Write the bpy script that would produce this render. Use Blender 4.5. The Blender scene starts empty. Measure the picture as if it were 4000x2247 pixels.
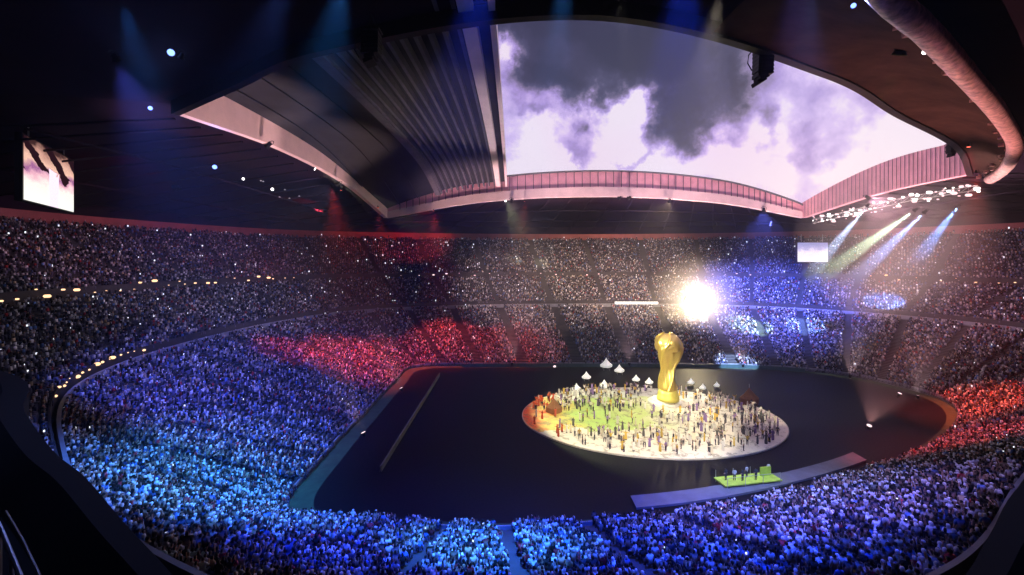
import bpy, bmesh, math, random
import numpy as np
from mathutils import Vector, Matrix
random.seed(7); rng = np.random.default_rng(7)
S = bpy.context.scene; C = S.collection
PI = math.pi
# ------------------------------------------------------------------ camera
F = 469.0; HY = 258.0; EYE = 32.0
cd = bpy.data.cameras.new('camera'); cam = bpy.data.objects.new('camera', cd); C.objects.link(cam)
cam.location = (0, 0, EYE); cam.rotation_euler = (PI/2, 0, 0)
cd.sensor_width = 36; cd.lens = 36*F/1024; cd.shift_y = -(287.5-HY)/1024
cd.clip_start = .1; cd.clip_end = 5000
S.camera = cam
def at(px, py, Y):
    return Vector(((px-512)/F*Y, Y, EYE+(HY-py)/F*Y))
def D(dx, dy, Y):            # from the enlarged view of the photograph
    return at(dx*.39752, dy*.39752, Y)
# ------------------------------------------------------------------ node helpers
class NB:
    def __init__(s, nt): s.nt = nt; s.L = nt.links
    def n(s, t, **k):
        a = s.nt.nodes.new(t)
        for q, v in k.items(): setattr(a, q, v)
        return a
    def put(s, sock, v):
        if isinstance(v, bpy.types.NodeSocket): s.L.new(v, sock)
        elif v is not None: sock.default_value = v
    def m(s, op, a, b=None, c=None, clamp=False):
        x = s.n('ShaderNodeMath', operation=op); x.use_clamp = clamp
        s.put(x.inputs[0], a); s.put(x.inputs[1], b); s.put(x.inputs[2], c); return x.outputs[0]
    def mix(s, f, a, b):
        x = s.n('ShaderNodeMix', data_type='RGBA'); s.put(x.inputs[0], f); s.put(x.inputs[6], a); s.put(x.inputs[7], b); return x.outputs[2]
    def noise(s, vec, scale, detail=4, rough=.55, col=False):
        x = s.n('ShaderNodeTexNoise'); x.inputs['Scale'].default_value = scale
        x.inputs['Detail'].default_value = detail; x.inputs['Roughness'].default_value = rough
        if vec is not None: s.L.new(vec, x.inputs['Vector'])
        return x.outputs[1 if col else 0]
    def ramp(s, f, st):
        x = s.n('ShaderNodeValToRGB'); e = x.color_ramp.elements
        while len(e) < len(st): e.new(.5)
        for k, (p, c) in enumerate(st): e[k].position = p; e[k].color = (*c, 1)
        s.L.new(f, x.inputs[0]); return x.outputs[0]
# ------------------------------------------------------------------ world: dusk sky with broken cloud
W = bpy.data.worlds.new('World'); S.world = W; W.use_nodes = True
nt = W.node_tree; nt.nodes.clear(); b = NB(nt)
SUN_EL, SUN_ROT = math.radians(7), math.radians(35)
tc = b.n('ShaderNodeTexCoord').outputs['Generated']
sx = b.n('ShaderNodeSeparateXYZ'); nt.links.new(tc, sx.inputs[0])
wn = b.noise(tc, 5.0, 6, .6, True)
wv = b.n('ShaderNodeSeparateColor'); nt.links.new(wn, wv.inputs[0])
yy = b.m('MAXIMUM', b.m('ABSOLUTE', sx.outputs[1]), .05)
u = b.m('ADD', b.m('DIVIDE', sx.outputs[0], yy), b.m('MULTIPLY', b.m('SUBTRACT', wv.outputs[0], .5), .34))
v = b.m('ADD', b.m('DIVIDE', sx.outputs[2], yy), b.m('MULTIPLY', b.m('SUBTRACT', wv.outputs[1], .5), .34))
tot = None
for (cu, cv, ru, rv, w) in [(.03,.50,.17,.075,1.0),(.22,.485,.17,.085,1.2),(.33,.39,.12,.11,1.3),(.10,.37,.07,.045,1.3),(.165,.325,.05,.05,.8),
        (.375,.30,.065,.05,1.0),(.465,.35,.025,.07,.6),(.53,.25,.02,.06,.45),(.60,.20,.03,.04,.3),(.72,.33,.16,.05,.28),(.66,.23,.12,.03,.22),(.9,.2,.1,.1,-.4),(.3,.2,.3,.05,-.4),
        (.05,.29,.05,.02,.35),(.235,.31,.075,.055,-1.25),(.255,.26,.04,.02,.55),(.01,.42,.06,.03,-.7),(.13,.245,.05,.02,.35),(.9,.3,.2,.2,-.3)]:
    a = b.m('DIVIDE', b.m('SUBTRACT', u, cu), ru); c = b.m('DIVIDE', b.m('SUBTRACT', v, cv), rv)
    r2 = b.m('ADD', b.m('MULTIPLY', a, a), b.m('MULTIPLY', c, c))
    g = b.m('MULTIPLY', b.m('EXPONENT', b.m('MULTIPLY', r2, -1.0)), w)
    tot = g if tot is None else b.m('ADD', tot, g)
fb = b.noise(tc, 7.5, 8, .62)
dens = b.m('ADD', b.m('MULTIPLY', tot, .95), b.m('MULTIPLY', b.m('SUBTRACT', fb, .42), 1.25))
dens = b.m('ADD', dens, b.m('MULTIPLY', b.m('SUBTRACT', b.noise(tc, 22, 5, .6), .5), .25))
cl = b.ramp(b.m('MULTIPLY', dens, .6), [(0, (.95,.84,1.0)), (.08, (.72,.57,.98)), (.18, (.45,.34,.76)), (.31, (.22,.18,.34)), (.46, (.088,.082,.18)), (.62, (.058,.054,.125)), (.9, (.042,.04,.095))])
tint = b.noise(tc, 3.0, 2, .5)
mx = b.n('ShaderNodeVectorMath', operation='MULTIPLY'); nt.links.new(cl, mx.inputs[0]); mx.inputs[1].default_value = (1.0,.80,.93); mulc = mx.outputs[0]
cl = b.mix(b.m('MULTIPLY', b.m('SUBTRACT', tint, .42, clamp=True), 2.4, clamp=True), cl, mulc)
sky = b.n('ShaderNodeTexSky', sky_type='NISHITA'); sky.sun_disc = False
sky.sun_elevation = SUN_EL; sky.sun_rotation = SUN_ROT
bg1 = b.n('ShaderNodeBackground'); bg1.inputs[1].default_value = .006; nt.links.new(sky.outputs[0], bg1.inputs[0])
bg2 = b.n('ShaderNodeBackground'); bg2.inputs[1].default_value = .9; nt.links.new(cl, bg2.inputs[0])
ad = b.n('ShaderNodeAddShader'); nt.links.new(bg1.outputs[0], ad.inputs[0]); nt.links.new(bg2.outputs[0], ad.inputs[1])
ow = b.n('ShaderNodeOutputWorld'); nt.links.new(ad.outputs[0], ow.inputs[0])
sd = bpy.data.lights.new('sun', 'SUN'); sd.energy = .12; sd.angle = math.radians(12); sd.color = (1,.8,.75)
so = bpy.data.objects.new('sun', sd); C.objects.link(so)
so.rotation_euler = Vector((-math.sin(SUN_ROT)*math.cos(SUN_EL), -math.cos(SUN_ROT)*math.cos(SUN_EL), -math.sin(SUN_EL))).to_track_quat('-Z','Y').to_euler()
S.view_settings.view_transform = 'Standard'; S.view_settings.look = 'None'; S.view_settings.exposure = 0; S.view_settings.gamma = 1
S.render.resolution_x = 1024; S.render.resolution_y = 575
# ------------------------------------------------------------------ object helpers
def tag(o, label=None, cat=None, group=None, kind=None):
    if label: o['label'] = label
    if cat: o['category'] = cat
    if group: o['group'] = group
    if kind: o['kind'] = kind
    return o
def empty(name, loc, label, cat, group=None, rz=0):
    o = bpy.data.objects.new(name, None); C.objects.link(o); o.location = loc; o.rotation_euler.z = rz
    o.empty_display_size = .5
    return tag(o, label, cat, group)
class MB:
    def __init__(s): s.v = []; s.f = []; s.mi = []
    def box(s, c, d, R=None, mi=0, taper=1):
        n = len(s.v); c = Vector(c)
        for z in (-1, 1):
            k = taper if z > 0 else 1
            for x, y in ((-1,-1),(1,-1),(1,1),(-1,1)):
                p = Vector((x*d[0]/2*k, y*d[1]/2*k, z*d[2]/2))
                s.v.append(c + (R @ p if R else p))
        for q in ((3,2,1,0),(4,5,6,7),(0,1,5,4),(1,2,6,5),(2,3,7,6),(3,0,4,7)):
            s.f.append([n+i for i in q]); s.mi.append(mi)
    def tube(s, pts, r, seg=8, mi=0, cap=True):
        pts = [Vector(p) for p in pts]; n0 = len(s.v)
        rs = r if isinstance(r, (list, tuple)) else [r]*len(pts)
        for i, p in enumerate(pts):
            d = (pts[min(i+1, len(pts)-1)]-pts[max(i-1, 0)]).normalized()
            a = d.cross(Vector((0,0,1)));
            if a.length < .02: a = d.cross(Vector((1,0,0)))
            a.normalize(); c = d.cross(a)
            for k in range(seg):
                t = 2*PI*k/seg; s.v.append(p+(a*math.cos(t)+c*math.sin(t))*rs[i])
        for i in range(len(pts)-1):
            for k in range(seg):
                k2 = (k+1) % seg
                s.f.append([n0+i*seg+k, n0+i*seg+k2, n0+(i+1)*seg+k2, n0+(i+1)*seg+k]); s.mi.append(mi)
        if cap:
            s.f.append([n0+k for k in range(seg)]); s.mi.append(mi)
            s.f.append([n0+(len(pts)-1)*seg+k for k in range(seg)][::-1]); s.mi.append(mi)
    def lathe(s, prof, c=(0,0,0), seg=24, mi=0, fn=None, capb=True):
        n0 = len(s.v); c = Vector(c)
        for (r, z) in prof:
            for k in range(seg):
                t = 2*PI*k/seg; rr = r*(fn(t, z) if fn else 1)
                s.v.append(c+Vector((rr*math.cos(t), rr*math.sin(t), z)))
        for i in range(len(prof)-1):
            for k in range(seg):
                k2 = (k+1) % seg
                s.f.append([n0+i*seg+k, n0+i*seg+k2, n0+(i+1)*seg+k2, n0+(i+1)*seg+k]); s.mi.append(mi)
        if capb: s.f.append([n0+k for k in range(seg)][::-1]); s.mi.append(mi)
        s.f.append([n0+(len(prof)-1)*seg+k for k in range(seg)]); s.mi.append(mi)
    def grid(s, rows, mi=0, closed=False):
        n0 = len(s.v); m = len(rows[0])
        for r in rows: s.v.extend(r)
        for i in range(len(rows)-1):
            for k in range(m if closed else m-1):
                k2 = (k+1) % m
                s.f.append([n0+i*m+k, n0+i*m+k2, n0+(i+1)*m+k2, n0+(i+1)*m+k]); s.mi.append(mi)
    def build(s, name, mats, parent=None, smooth=False, loc=None):
        me = bpy.data.meshes.new(name); me.from_pydata([tuple(p) for p in s.v], [], s.f)
        if not isinstance(mats, (list, tuple)): mats = [mats]
        for m in mats: me.materials.append(m)
        me.polygons.foreach_set('material_index', s.mi)
        if smooth: me.polygons.foreach_set('use_smooth', [True]*len(s.f))
        me.update()
        o = bpy.data.objects.new(name, me); C.objects.link(o)
        if parent: o.parent = parent
        if loc is not None: o.location = loc
        return o
def mat(name, col, rough=.6, metal=0, var=.25, scale=1.5, spec=.5, emit=None, es=0, bump=0):
    m = bpy.data.materials.new(name); m.use_nodes = True; nt = m.node_tree; nt.nodes.clear(); q = NB(nt)
    p = q.n('ShaderNodeBsdfPrincipled'); o = q.n('ShaderNodeOutputMaterial'); nt.links.new(p.outputs[0], o.inputs[0])
    co = q.n('ShaderNodeTexCoord').outputs['Object']
    f = q.noise(co, scale, 5, .6)
    k = q.ramp(f, [(.25, tuple(c*(1-var) for c in col)), (.75, tuple(min(1, c*(1+var)) for c in col))])
    nt.links.new(k, p.inputs['Base Color'])
    p.inputs['Roughness'].default_value = rough; p.inputs['Metallic'].default_value = metal
    p.inputs['Specular IOR Level'].default_value = spec
    if emit: p.inputs['Emission Color'].default_value = (*emit, 1); p.inputs['Emission Strength'].default_value = es
    if bump:
        bm_ = q.n('ShaderNodeBump'); bm_.inputs['Strength'].default_value = bump
        nt.links.new(q.noise(co, scale*6, 4), bm_.inputs['Height']); nt.links.new(bm_.outputs[0], p.inputs['Normal'])
    return m
M = dict(
    concrete=mat('dark_concrete', (.035,.035,.042), .8, bump=.2, scale=.5),
    conc_mid=mat('grey_concrete', (.035,.032,.04), .8, bump=.2, scale=.5),
    parapet=mat('painted_parapet', (.20,.22,.27), .5, scale=.6),
    ground=mat('night_ground', (.05,.05,.05), .9, scale=.02),
    roof_dark=mat('dark_membrane', (.014,.007,.015), .9, scale=.12, var=.35, spec=.04),
    roof_brown=mat('brown_membrane', (.045,.024,.02), .9, scale=.25, var=.5, bump=.3, spec=.04),
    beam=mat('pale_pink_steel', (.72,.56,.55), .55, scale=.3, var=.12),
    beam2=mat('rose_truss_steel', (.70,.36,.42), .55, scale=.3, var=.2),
    rib=mat('grey_rib', (.10,.10,.115), .7, scale=.5, spec=.1),
    ribp=mat('pale_rib', (.75,.66,.68), .5, scale=.5, var=.1),
    panel=mat('slate_panel', (.026,.028,.032), .8, scale=.2, var=.25, spec=.06),
    black=mat('black_metal', (.010,.010,.011), .6, spec=.15),
    steel=mat('galvanised_steel', (.45,.45,.44), .4, .7),
    gold=mat('gold_leaf', (.95,.70,.20), .3, .8, var=.12, scale=.3),
    goldd=mat('dark_gold', (.62,.55,.12), .45, .4, var=.2, scale=.3),
    tent=mat('brown_cloth', (.20,.10,.04), .9, scale=1),
    white=mat('white_cloth', (.75,.74,.70), .8, var=.1),
    dtruss=mat('dark_truss_steel', (.018,.012,.02), .8, spec=.05),
    green=mat('lime_fabric', (.45,.62,.06), .8),
)
def emis(name, col, s):
    m = bpy.data.materials.new(name); m.use_nodes = True; nt = m.node_tree; nt.nodes.clear(); q = NB(nt)
    e = q.n('ShaderNodeEmission'); e.inputs[0].default_value = (*col, 1); e.inputs[1].default_value = s
    o = q.n('ShaderNodeOutputMaterial'); nt.links.new(e.outputs[0], o.inputs[0]); return m
E_blue = emis('blue_lens', (.18,.30,1), 3.5); E_white = emis('white_lens', (1,.93,.9), 4); E_warm = emis('warm_lens', (1,.62,.33), 2.0)
E_hot = emis('hot_lens', (1,.95,.75), 60); E_led = emis('led_white', (1,.97,.92), 2.2); E_phone = emis('phone_glow', (.85,.9,1), 1.6)
E_red = emis('red_lens', (1,.15,.1), 4); E_pink = emis('pink_lens', (1,.72,.75), 1.5)
# ------------------------------------------------------------------ bowl curves (matching closed loops)
IN = [(-30,96),(-30,120),(-28,137),(-5,139),(34,139),(70,137),(90,128),(97,110),(91,95.5),(72,79.5),(50,67.8),(25,58.3),(0,54.6),(-15,55.6),(-28,58),(-30,76)]
RL = [(-66,92),(-63,128),(-49,156),(-15,171),(34,176),(78,171),(108,152),(124,120),(120,88),(88,60),(47,41),(24,26),(2,20),(-20,27),(-39,41),(-59,64)]
RM = [(-87,93),(-84,134),(-66,171),(-22,190),(34,196),(86,189),(122,166),(146,124),(143,84),(104,44),(56,22),(28,6),(0,-4),(-26,8),(-56,28),(-80,58)]
RU = [(-116,96),(-112,146),(-88,193),(-32,217),(34,226),(96,215),(142,187),(172,130),(168,76),(122,22),(70,-8),(32,-22),(0,-26),(-36,-18),(-80,8),(-108,50)]
OPN = [(-45,92,53.2),(-43,122,51.2),(-40,150,44.8),(-8,150,50),(30,150,51.6),(66,150,49.6),(93,150,44.8),(95,122,48.6),(96,99,49.6),
       (79,84,52),(57,70,53.5),(37.6,56.9,54.3),(8,44.7,55),(-20,51,54.5),(-33.6,57.5,53),(-45,63.4,51.6)]
def loop(P, N=1600, sharp=()):
    P = np.array(P, float); n = len(P); out = []
    s = np.linspace(0, n, N, endpoint=False)
    i = s.astype(int); t = (s-i)[:, None]
    p0, p1, p2, p3 = P[(i-1) % n], P[i % n], P[(i+1) % n], P[(i+2) % n]
    r = .5*((2*p1)+(-p0+p2)*t+(2*p0-5*p1+4*p2-p3)*t**2+(-p0+3*p1-3*p2+p3)*t**3)
    return r
NL = 1600
LI, LL, LM_, LU = loop(IN), loop(RL), loop(RM), loop(RU)
PAR = np.linspace(0, 16, NL, endpoint=False)
def outward(A, B, d):
    n = B-A; n /= np.linalg.norm(n, axis=1)[:, None]; return B+n*d
TIERS = {
 'lower': dict(a=LI, b=LL, z0=.5, z1=14.0, n=44, rng=(0, 16)),
 'middle': dict(a=outward(LI, LL, .8), b=LM_, z0=15.4, z1=24.0, n=22, rng=(-2.4, 8.9)),
 'upper': dict(a=outward(LL, LM_, 1.3), b=LU, z0=25.4, z1=41.0, n=34, rng=(-2.0, 8.9)),
}
def tier_idx(T):
    a, c = T['rng']
    k0 = int(a/16*NL); k1 = int(c/16*NL)
    return [k % NL for k in range(k0, k1+(0 if c-a >= 16 else 1))]
# ground, pitch
m = MB(); m.grid([[Vector((-900,-900,-.3)), Vector((900,-900,-.3))],[Vector((-900,900,-.3)), Vector((900,900,-.3))]])
tag(m.build('ground', M['ground']), kind='structure')
def fieldmat():
    m = bpy.data.materials.new('dark_show_floor'); m.use_nodes = True; nt = m.node_tree; nt.nodes.clear(); q = NB(nt)
    p = q.n('ShaderNodeBsdfPrincipled'); o = q.n('ShaderNodeOutputMaterial'); nt.links.new(p.outputs[0], o.inputs[0])
    co = q.n('ShaderNodeTexCoord').outputs['Object']
    n1 = q.noise(co, .08, 3); n2 = q.noise(co, 3, 4)
    k = q.ramp(n1, [(.35, (.004,.005,.007)), (.6, (.007,.006,.008)), (.8, (.004,.009,.007))])
    nt.links.new(k, p.inputs['Base Color'])
    r = q.m('ADD', q.m('MULTIPLY', n2, .25), .38); nt.links.new(r, p.inputs['Roughness'])
    p.inputs['Specular IOR Level'].default_value = .08
    bp = q.n('ShaderNodeBump'); bp.inputs['Strength'].default_value = .1; nt.links.new(q.noise(co, 2.5, 3), bp.inputs['Height']); nt.links.new(bp.outputs[0], p.inputs['Normal'])
    return m
M['floor'] = fieldmat()
M['turf'] = mat('dark_turf', (.02,.045,.018), .9, scale=.6, var=.5)
st = 8
m = MB(); c0 = Vector((34, 96, 0)); ring = [Vector((x, y, 0)) for x, y in LI[::st]]
m.v = [Vector(c0)]+ring; m.f = [[0, 1+k, 1+(k+1) % len(ring)] for k in range(len(ring))]; m.mi = [0]*len(m.f)
tag(m.build('pitch', M['turf']), kind='structure')
m = MB(); r2 = [Vector((34+(p.x-34)*.955, 96+(p.y-96)*.95, .006)) for p in ring]
m.v = [Vector((34, 96, .006))]+r2; m.f = [[0, 1+k, 1+(k+1) % len(r2)] for k in range(len(r2))]; m.mi = [0]*len(m.f)
tag(m.build('show_floor', M['floor']), kind='structure')
# white pitch line along left and a pale border path along the near right
# ------------------------------------------------------------------ stands
def sweep(A, idx, z, step=4):
    return [Vector((A[k][0], A[k][1], z)) for k in idx[::step]]
def tier_obj(key, label):
    T = TIERS[key]; idx = tier_idx(T); closed = (T['rng'][1]-T['rng'][0]) >= 16
    root = empty('grandstand', (0,0,0), label, 'grandstand')
    m = MB(); rows = []; n = T['n']
    for k in range(n):
        A = T['a']+(T['b']-T['a'])*(k/n); B = T['a']+(T['b']-T['a'])*((k+1)/n)
        z = T['z0']+(T['z1']-T['z0'])*k/n
        rows.append(sweep(A, idx, z)); rows.append(sweep(B, idx, z))
    m.grid([sweep(T['a'], idx, T['z0']-(.5 if key == 'lower' else 2.2))]+rows, closed=closed)
    m.build('terrace', M['concrete'], root)
    return root
gl = tier_obj('lower', 'lower tier of seating sweeping round the pitch, lit blue and red')
gm = tier_obj('middle', 'middle tier of seating between the low parapet and the lit concourse')
gu = tier_obj('upper', 'upper tier of dim seating just under the dark roof')
def wallring(A, B, idx, prof, name, mt, parent, closed=False, step=4, smooth=False):
    """profile of (offset outward, z) swept along B"""
    m = MB(); rows = []
    for (d, z) in prof: rows.append(sweep(outward(A, B, d), idx, z, step))
    m.grid(rows, closed=closed); return m.build(name, mt, parent, smooth)
idxL = tier_idx(TIERS['lower']); idxM = tier_idx(TIERS['middle']); idxU = tier_idx(TIERS['upper'])
# parapet at the front of each tier
wallring(LL, LI, idxL, [(0,0),(0,.95),(-.2,.95),(-.2,0)], 'parapet', M['parapet'], gl, True)
wallring(LI, LL, idxL, [(0,14),(-.1,14),(-.1,14.9),(.25,14.9),(.25,13)], 'rear_parapet', M['parapet'], gl, True)
wallring(LI, LL, idxM, [(.7,13),(.7,16.1),(.9,16.1),(.9,14)], 'parapet', M['conc_mid'], gm)
wallring(LL, LM_, idxM, [(.3,23),(.3,24.3),(.5,24.3),(.5,23)], 'rear_wall', M['conc_mid'], gm)
wallring(LL, LM_, idxU, [(1.1,23),(1.1,26.1),(1.3,26.1),(1.3,24)], 'parapet', M['conc_mid'], gu)
M['redwall'] = mat('maroon_wall', (.30,.09,.09), .7, scale=.2, var=.3)
wallring(LM_, LU, list(range(NL)), [(.5,38),(.5,43.5)], 'rear_wall', M['redwall'], gu, True)
hw = MB()
# outer shell that closes the building
shell = empty('stadium_shell', (0,0,0), 'dark outer shell and walls enclosing the whole bowl', 'building')
OUT = outward(LM_, LU, 3.5)
m = MB(); al = list(range(NL))
m.grid([sweep(OUT, al, 47.0), sweep(OUT, al, -.2)], closed=True)
m.build('wall', M['roof_dark'], shell)
m = MB(); m.grid([sweep(outward(LM_, LU, .6), al, 41.5), sweep(OUT, al, 41.6)], closed=True); m.build('rear_gangway', M['concrete'], shell)
# ------------------------------------------------------------------ roof
def cr(P, a, c, N):     # open catmull sample of a closed list between parameters
    P = np.array(P, float); n = len(P); s = np.linspace(a, c, N); i = np.floor(s).astype(int); t = (s-i)[:, None]
    return P, n, s, i, t
def opn(a, c, N, sharp=True):
    """opening edge; corners 2 and 6, 8 and 15 are kept sharp"""
    segs = [(-1, 2), (2, 6), (6, 8), (8, 15)]
    P = np.array(OPN, float); out = []
    for s in np.linspace(a, c, N):
        sm = ((s+1) % 16)-1
        for (x, y) in segs:
            if x <= sm <= y: break
        i = min(int(math.floor(sm)), y-1); t = sm-i
        p1, p2 = P[i % 16], P[(i+1) % 16]
        p0 = P[(i-1) % 16] if i-1 >= x else 2*p1-p2
        p3 = P[(i+2) % 16] if i+2 <= y else 2*p2-p1
        q = .5*((2*p1)+(-p0+p2)*t+(2*p0-5*p1+4*p2-p3)*t**2+(-p0+3*p1-3*p2+p3)*t**3)
        out.append(Vector(q))
    return out
def outer_at(a, c, N, z=47):
    r = []
    for s in np.linspace(a, c, N):
        k = int((s % 16)/16*NL) % NL; r.append(Vector((OUT[k][0], OUT[k][1], z)))
    return r
roof = empty('stadium_roof', (0,0,0), 'dark fixed roof ring around the open sky with pink edge beams', 'roof')
def ceiling(a, c, N, name, mt, sag=2.0, lift=1.0):
    A = opn(a, c, N); B = outer_at(a, c, N); m = MB(); rows = []
    for t in np.linspace(0, 1, 9):
        rows.append([A[k].lerp(B[k], t)+Vector((0,0,1.2*(1-t)+2.2*math.sin(PI*t))) for k in range(N)])
    m.grid(rows); return m.build(name, mt, roof, True)
ceiling(-1, 2, 60, 'left_ceiling', M['roof_dark'], 3.0)
ceiling(2, 6, 80, 'far_ceiling', M['roof_dark'], 0.5)
ceiling(6, 8, 50, 'right_ceiling', M['roof_dark'], 1.5)
ceiling(8, 15, 120, 'near_ceiling', M['roof_dark'], 5.0, 1.2)
# ceiling trusses running out from the opening (left, far and right)
def truss_lines(a, c, n, parent=roof):
    A = opn(a, c, n); B = outer_at(a, c, n, 45.5); m = MB()
    for k in range(n):
        m.tube([A[k].lerp(B[k], .06)+Vector((0,0,.7)), A[k].lerp(B[k], .5)+Vector((0,0,.6)), B[k]], .22, 5)
    for t in (.33, .66):
        m.tube([A[k].lerp(B[k], t)+Vector((0,0,.2)) for k in range(n)], .2, 5)
    m.build('ceiling_truss', M['dtruss'], parent)
truss_lines(-.8, 1.8, 14); truss_lines(2.2, 5.8, 22); truss_lines(6.2, 7.9, 10)
def beam(a, c, N, h0, h1, name, mt, thick=1.6, off=0.0, hf=None):
    A = opn(a, c, N); m = MB(); r = [[], [], [], []]
    for k in range(N):
        t = A[min(k+1, N-1)]-A[max(k-1, 0)]; t.z = 0; t.normalize(); nrm = Vector((t.y, -t.x, 0))   # faces inward for this winding
        if nrm.dot(Vector((34, 98, 0))-Vector((A[k].x, A[k].y, 0))) < 0: nrm = -nrm
        f = hf(k/(N-1)) if hf else 1
        p = A[k]+nrm*off
        r[0].append(p+Vector((0,0,h0*f))); r[1].append(p+Vector((0,0,h1*f)))
        q = p-nrm*thick; r[2].append(q+Vector((0,0,h1*f))); r[3].append(q+Vector((0,0,h0*f)))
    m.grid([r[3], r[0], r[1], r[2], r[3]]); o = m.build(name, mt, roof); return o, r
# far edge: pale fascia below, rose truss above
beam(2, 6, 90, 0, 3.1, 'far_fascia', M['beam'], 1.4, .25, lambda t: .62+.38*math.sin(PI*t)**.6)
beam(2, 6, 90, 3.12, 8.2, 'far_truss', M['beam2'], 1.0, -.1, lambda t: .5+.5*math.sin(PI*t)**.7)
m = MB(); A = opn(2, 6, 61)
for k in range(2, 59):
    f = .5+.5*math.sin(PI*k/60)**.7
    p = A[k]+Vector((0,-.25,3.12*f)); q = A[k]+Vector((0,-.25,8.2*f)); m.tube([p, q], .12, 5)
m.tube([A[k]+Vector((0,-.3,8.2*(.5+.5*math.sin(PI*k/60)**.7))) for k in range(61)], .3, 6)
m.build('truss_post', M['rib'], roof)
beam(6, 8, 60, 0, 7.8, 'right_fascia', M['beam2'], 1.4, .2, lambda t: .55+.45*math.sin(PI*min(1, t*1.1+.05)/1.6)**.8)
m = MB(); A = opn(6, 8, 41)
for k in range(1, 40):
    f = .55+.45*math.sin(PI*min(1, k/40*1.1+.05)/1.6)**.8
    m.tube([A[k]+Vector((-.3,0,.1)), A[k]+Vector((-.3,0,7.8*f))], .07, 4)
m.build('fascia_seam', M['rib'], roof)
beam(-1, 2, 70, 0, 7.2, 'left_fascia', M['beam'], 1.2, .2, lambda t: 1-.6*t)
beam(8, 15, 140, -.4, 1.3, 'near_lip', M['black'], 1.0, 0)
# sliding roof leaf closing the left part of the opening
leaf = empty('sliding_roof', (-23, 98, 56), 'dark ribbed sliding roof leaf covering the left of the opening', 'roof panel')
def lbuild(m, name, mt, smooth=False): 
    m.v = [Vector(p)-Vector((-23,98,56)) for p in m.v]; return m.build(name, mt, leaf, smooth)
m = MB(); rows = []
_fb = opn(2, 6, 200); _lb = opn(-1, 2, 120)
_fx = [p.x for p in _fb]; _fz = [p.z+8.2*(.5+.5*math.sin(PI*k/199)**.7)-.9 for k, p in enumerate(_fb)]
_ly = [p.y for p in _lb]; _lz = [p.z+7.2*(1-.6*k/119)-1.4 for k, p in enumerate(_lb)]
def leafz(x, y):
    a = 56.6+1.6*math.sin(PI*(y-40)/115); b_ = np.interp(x, _fx, _fz)+(150-y)*.22; c_ = np.interp(y, _ly, _lz)+(x+45)*.45
    v_ = [a, b_, c_]; k = 1.2; return -k*math.log(sum(math.exp(-(q-min(v_))/k) for q in v_))+min(v_)
for x in np.linspace(-46, -1.6, 24):
    rows.append([Vector((x, y, leafz(x, y)+.35)) for y in np.linspace(38, 150.5, 40)])
m.grid(rows); lbuild(m, 'panel_skin', M['panel'])
for k, x in enumerate(np.linspace(-22.5, -5.6, 11)):
    m = MB(); ys = np.linspace(38, 150, 24)
    prof = [(-.22,0),(-.22,-1.1),(.22,-1.1),(.22,0)]
    m.grid([[Vector((x+a, y, leafz(x, y)+.3+c)) for y in ys] for a, c in prof]); lbuild(m, 'rib', M['rib'])
for x, w, d in ((-23.6,.8,1.3),(-4.4,.75,1.5),(-1.9,.32,1.7)):
    m = MB(); ys = np.linspace(38, 150, 24)
    prof = [(-w,0),(-w,-d),(w,-d),(w,0)]
    m.grid([[Vector((x+a, y, leafz(x, y)+.3+c)) for y in ys] for a, c in prof]); lbuild(m, 'edge_rib', M['ribp'] if x > -10 else M['rib'])
for x in (-30, -36, -42):
    m = MB(); ys = np.linspace(38, 150, 24)
    m.grid([[Vector((x+a, y, leafz(x, y)+.3+c)) for y in ys] for a, c in ((-.1,0),(-.1,-.25),(.1,-.25),(.1,0))]); lbuild(m, 'seam', M['panel'])
# near-right roof shell with lit rim
RIMP = [D(2120,-150,30), D(2240,0,32.7), D(2340,90,39), D(2440,200,47.4), D(2515,290,59), D(2553,365,71.8), D(2532,420,87.6), D(2490,452,95)]
rim = []
for i in range(len(RIMP)-1):
    p0 = RIMP[max(i-1,0)]; p1 = RIMP[i]; p2 = RIMP[i+1]; p3 = RIMP[min(i+2, len(RIMP)-1)]
    for t in np.linspace(0, 1, 8, endpoint=False):
        rim.append(.5*((2*p1)+(-p0+p2)*t+(2*p0-5*p1+4*p2-p3)*t**2+(-p0+3*p1-3*p2+p3)*t**3))
rim.append(RIMP[-1]); NR = len(rim)
lipc = opn(11.6, 8.0, NR)
sh = empty('roof_canopy', (60,60,50), 'brown near-right roof canopy with a ragged pink-lit curved rim', 'roof')
def shb(m, name, mt, smooth=True): m.v = [Vector(p)-Vector((60,60,50)) for p in m.v]; return m.build(name, mt, sh, smooth)
m = MB(); m.grid([[lipc[k].lerp(rim[k], t)+Vector((0,0,-.1-.25*t+1.2*math.sin(PI*t))) for k in range(NR)] for t in np.linspace(0,1,10)]); shb(m, 'soffit', M['roof_brown'])
m = MB(); m.tube(rim, [.95+.05*random.random() for k in range(NR)], 14); shb(m, 'rim_tube', mat('pitted_rose_rim', (.58,.36,.34), .5, var=.7, scale=1.6, bump=.35))
rf = mat('rose_fittings', (.40,.18,.16), .6, var=.6, scale=1.2)
for k in range(1, NR, 2):
    inn = (lipc[k]-rim[k]).normalized()
    m = MB(); m.box(rim[k]+inn*random.uniform(.6, 2.4)+Vector((0,0,-.2-random.random()*.3)), (random.uniform(.3,.8),random.uniform(.3,.7),random.uniform(.2,.5)), Matrix.Rotation(random.random()*3,3,'Z')); shb(m, 'rim_fitting', rf, False)
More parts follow.
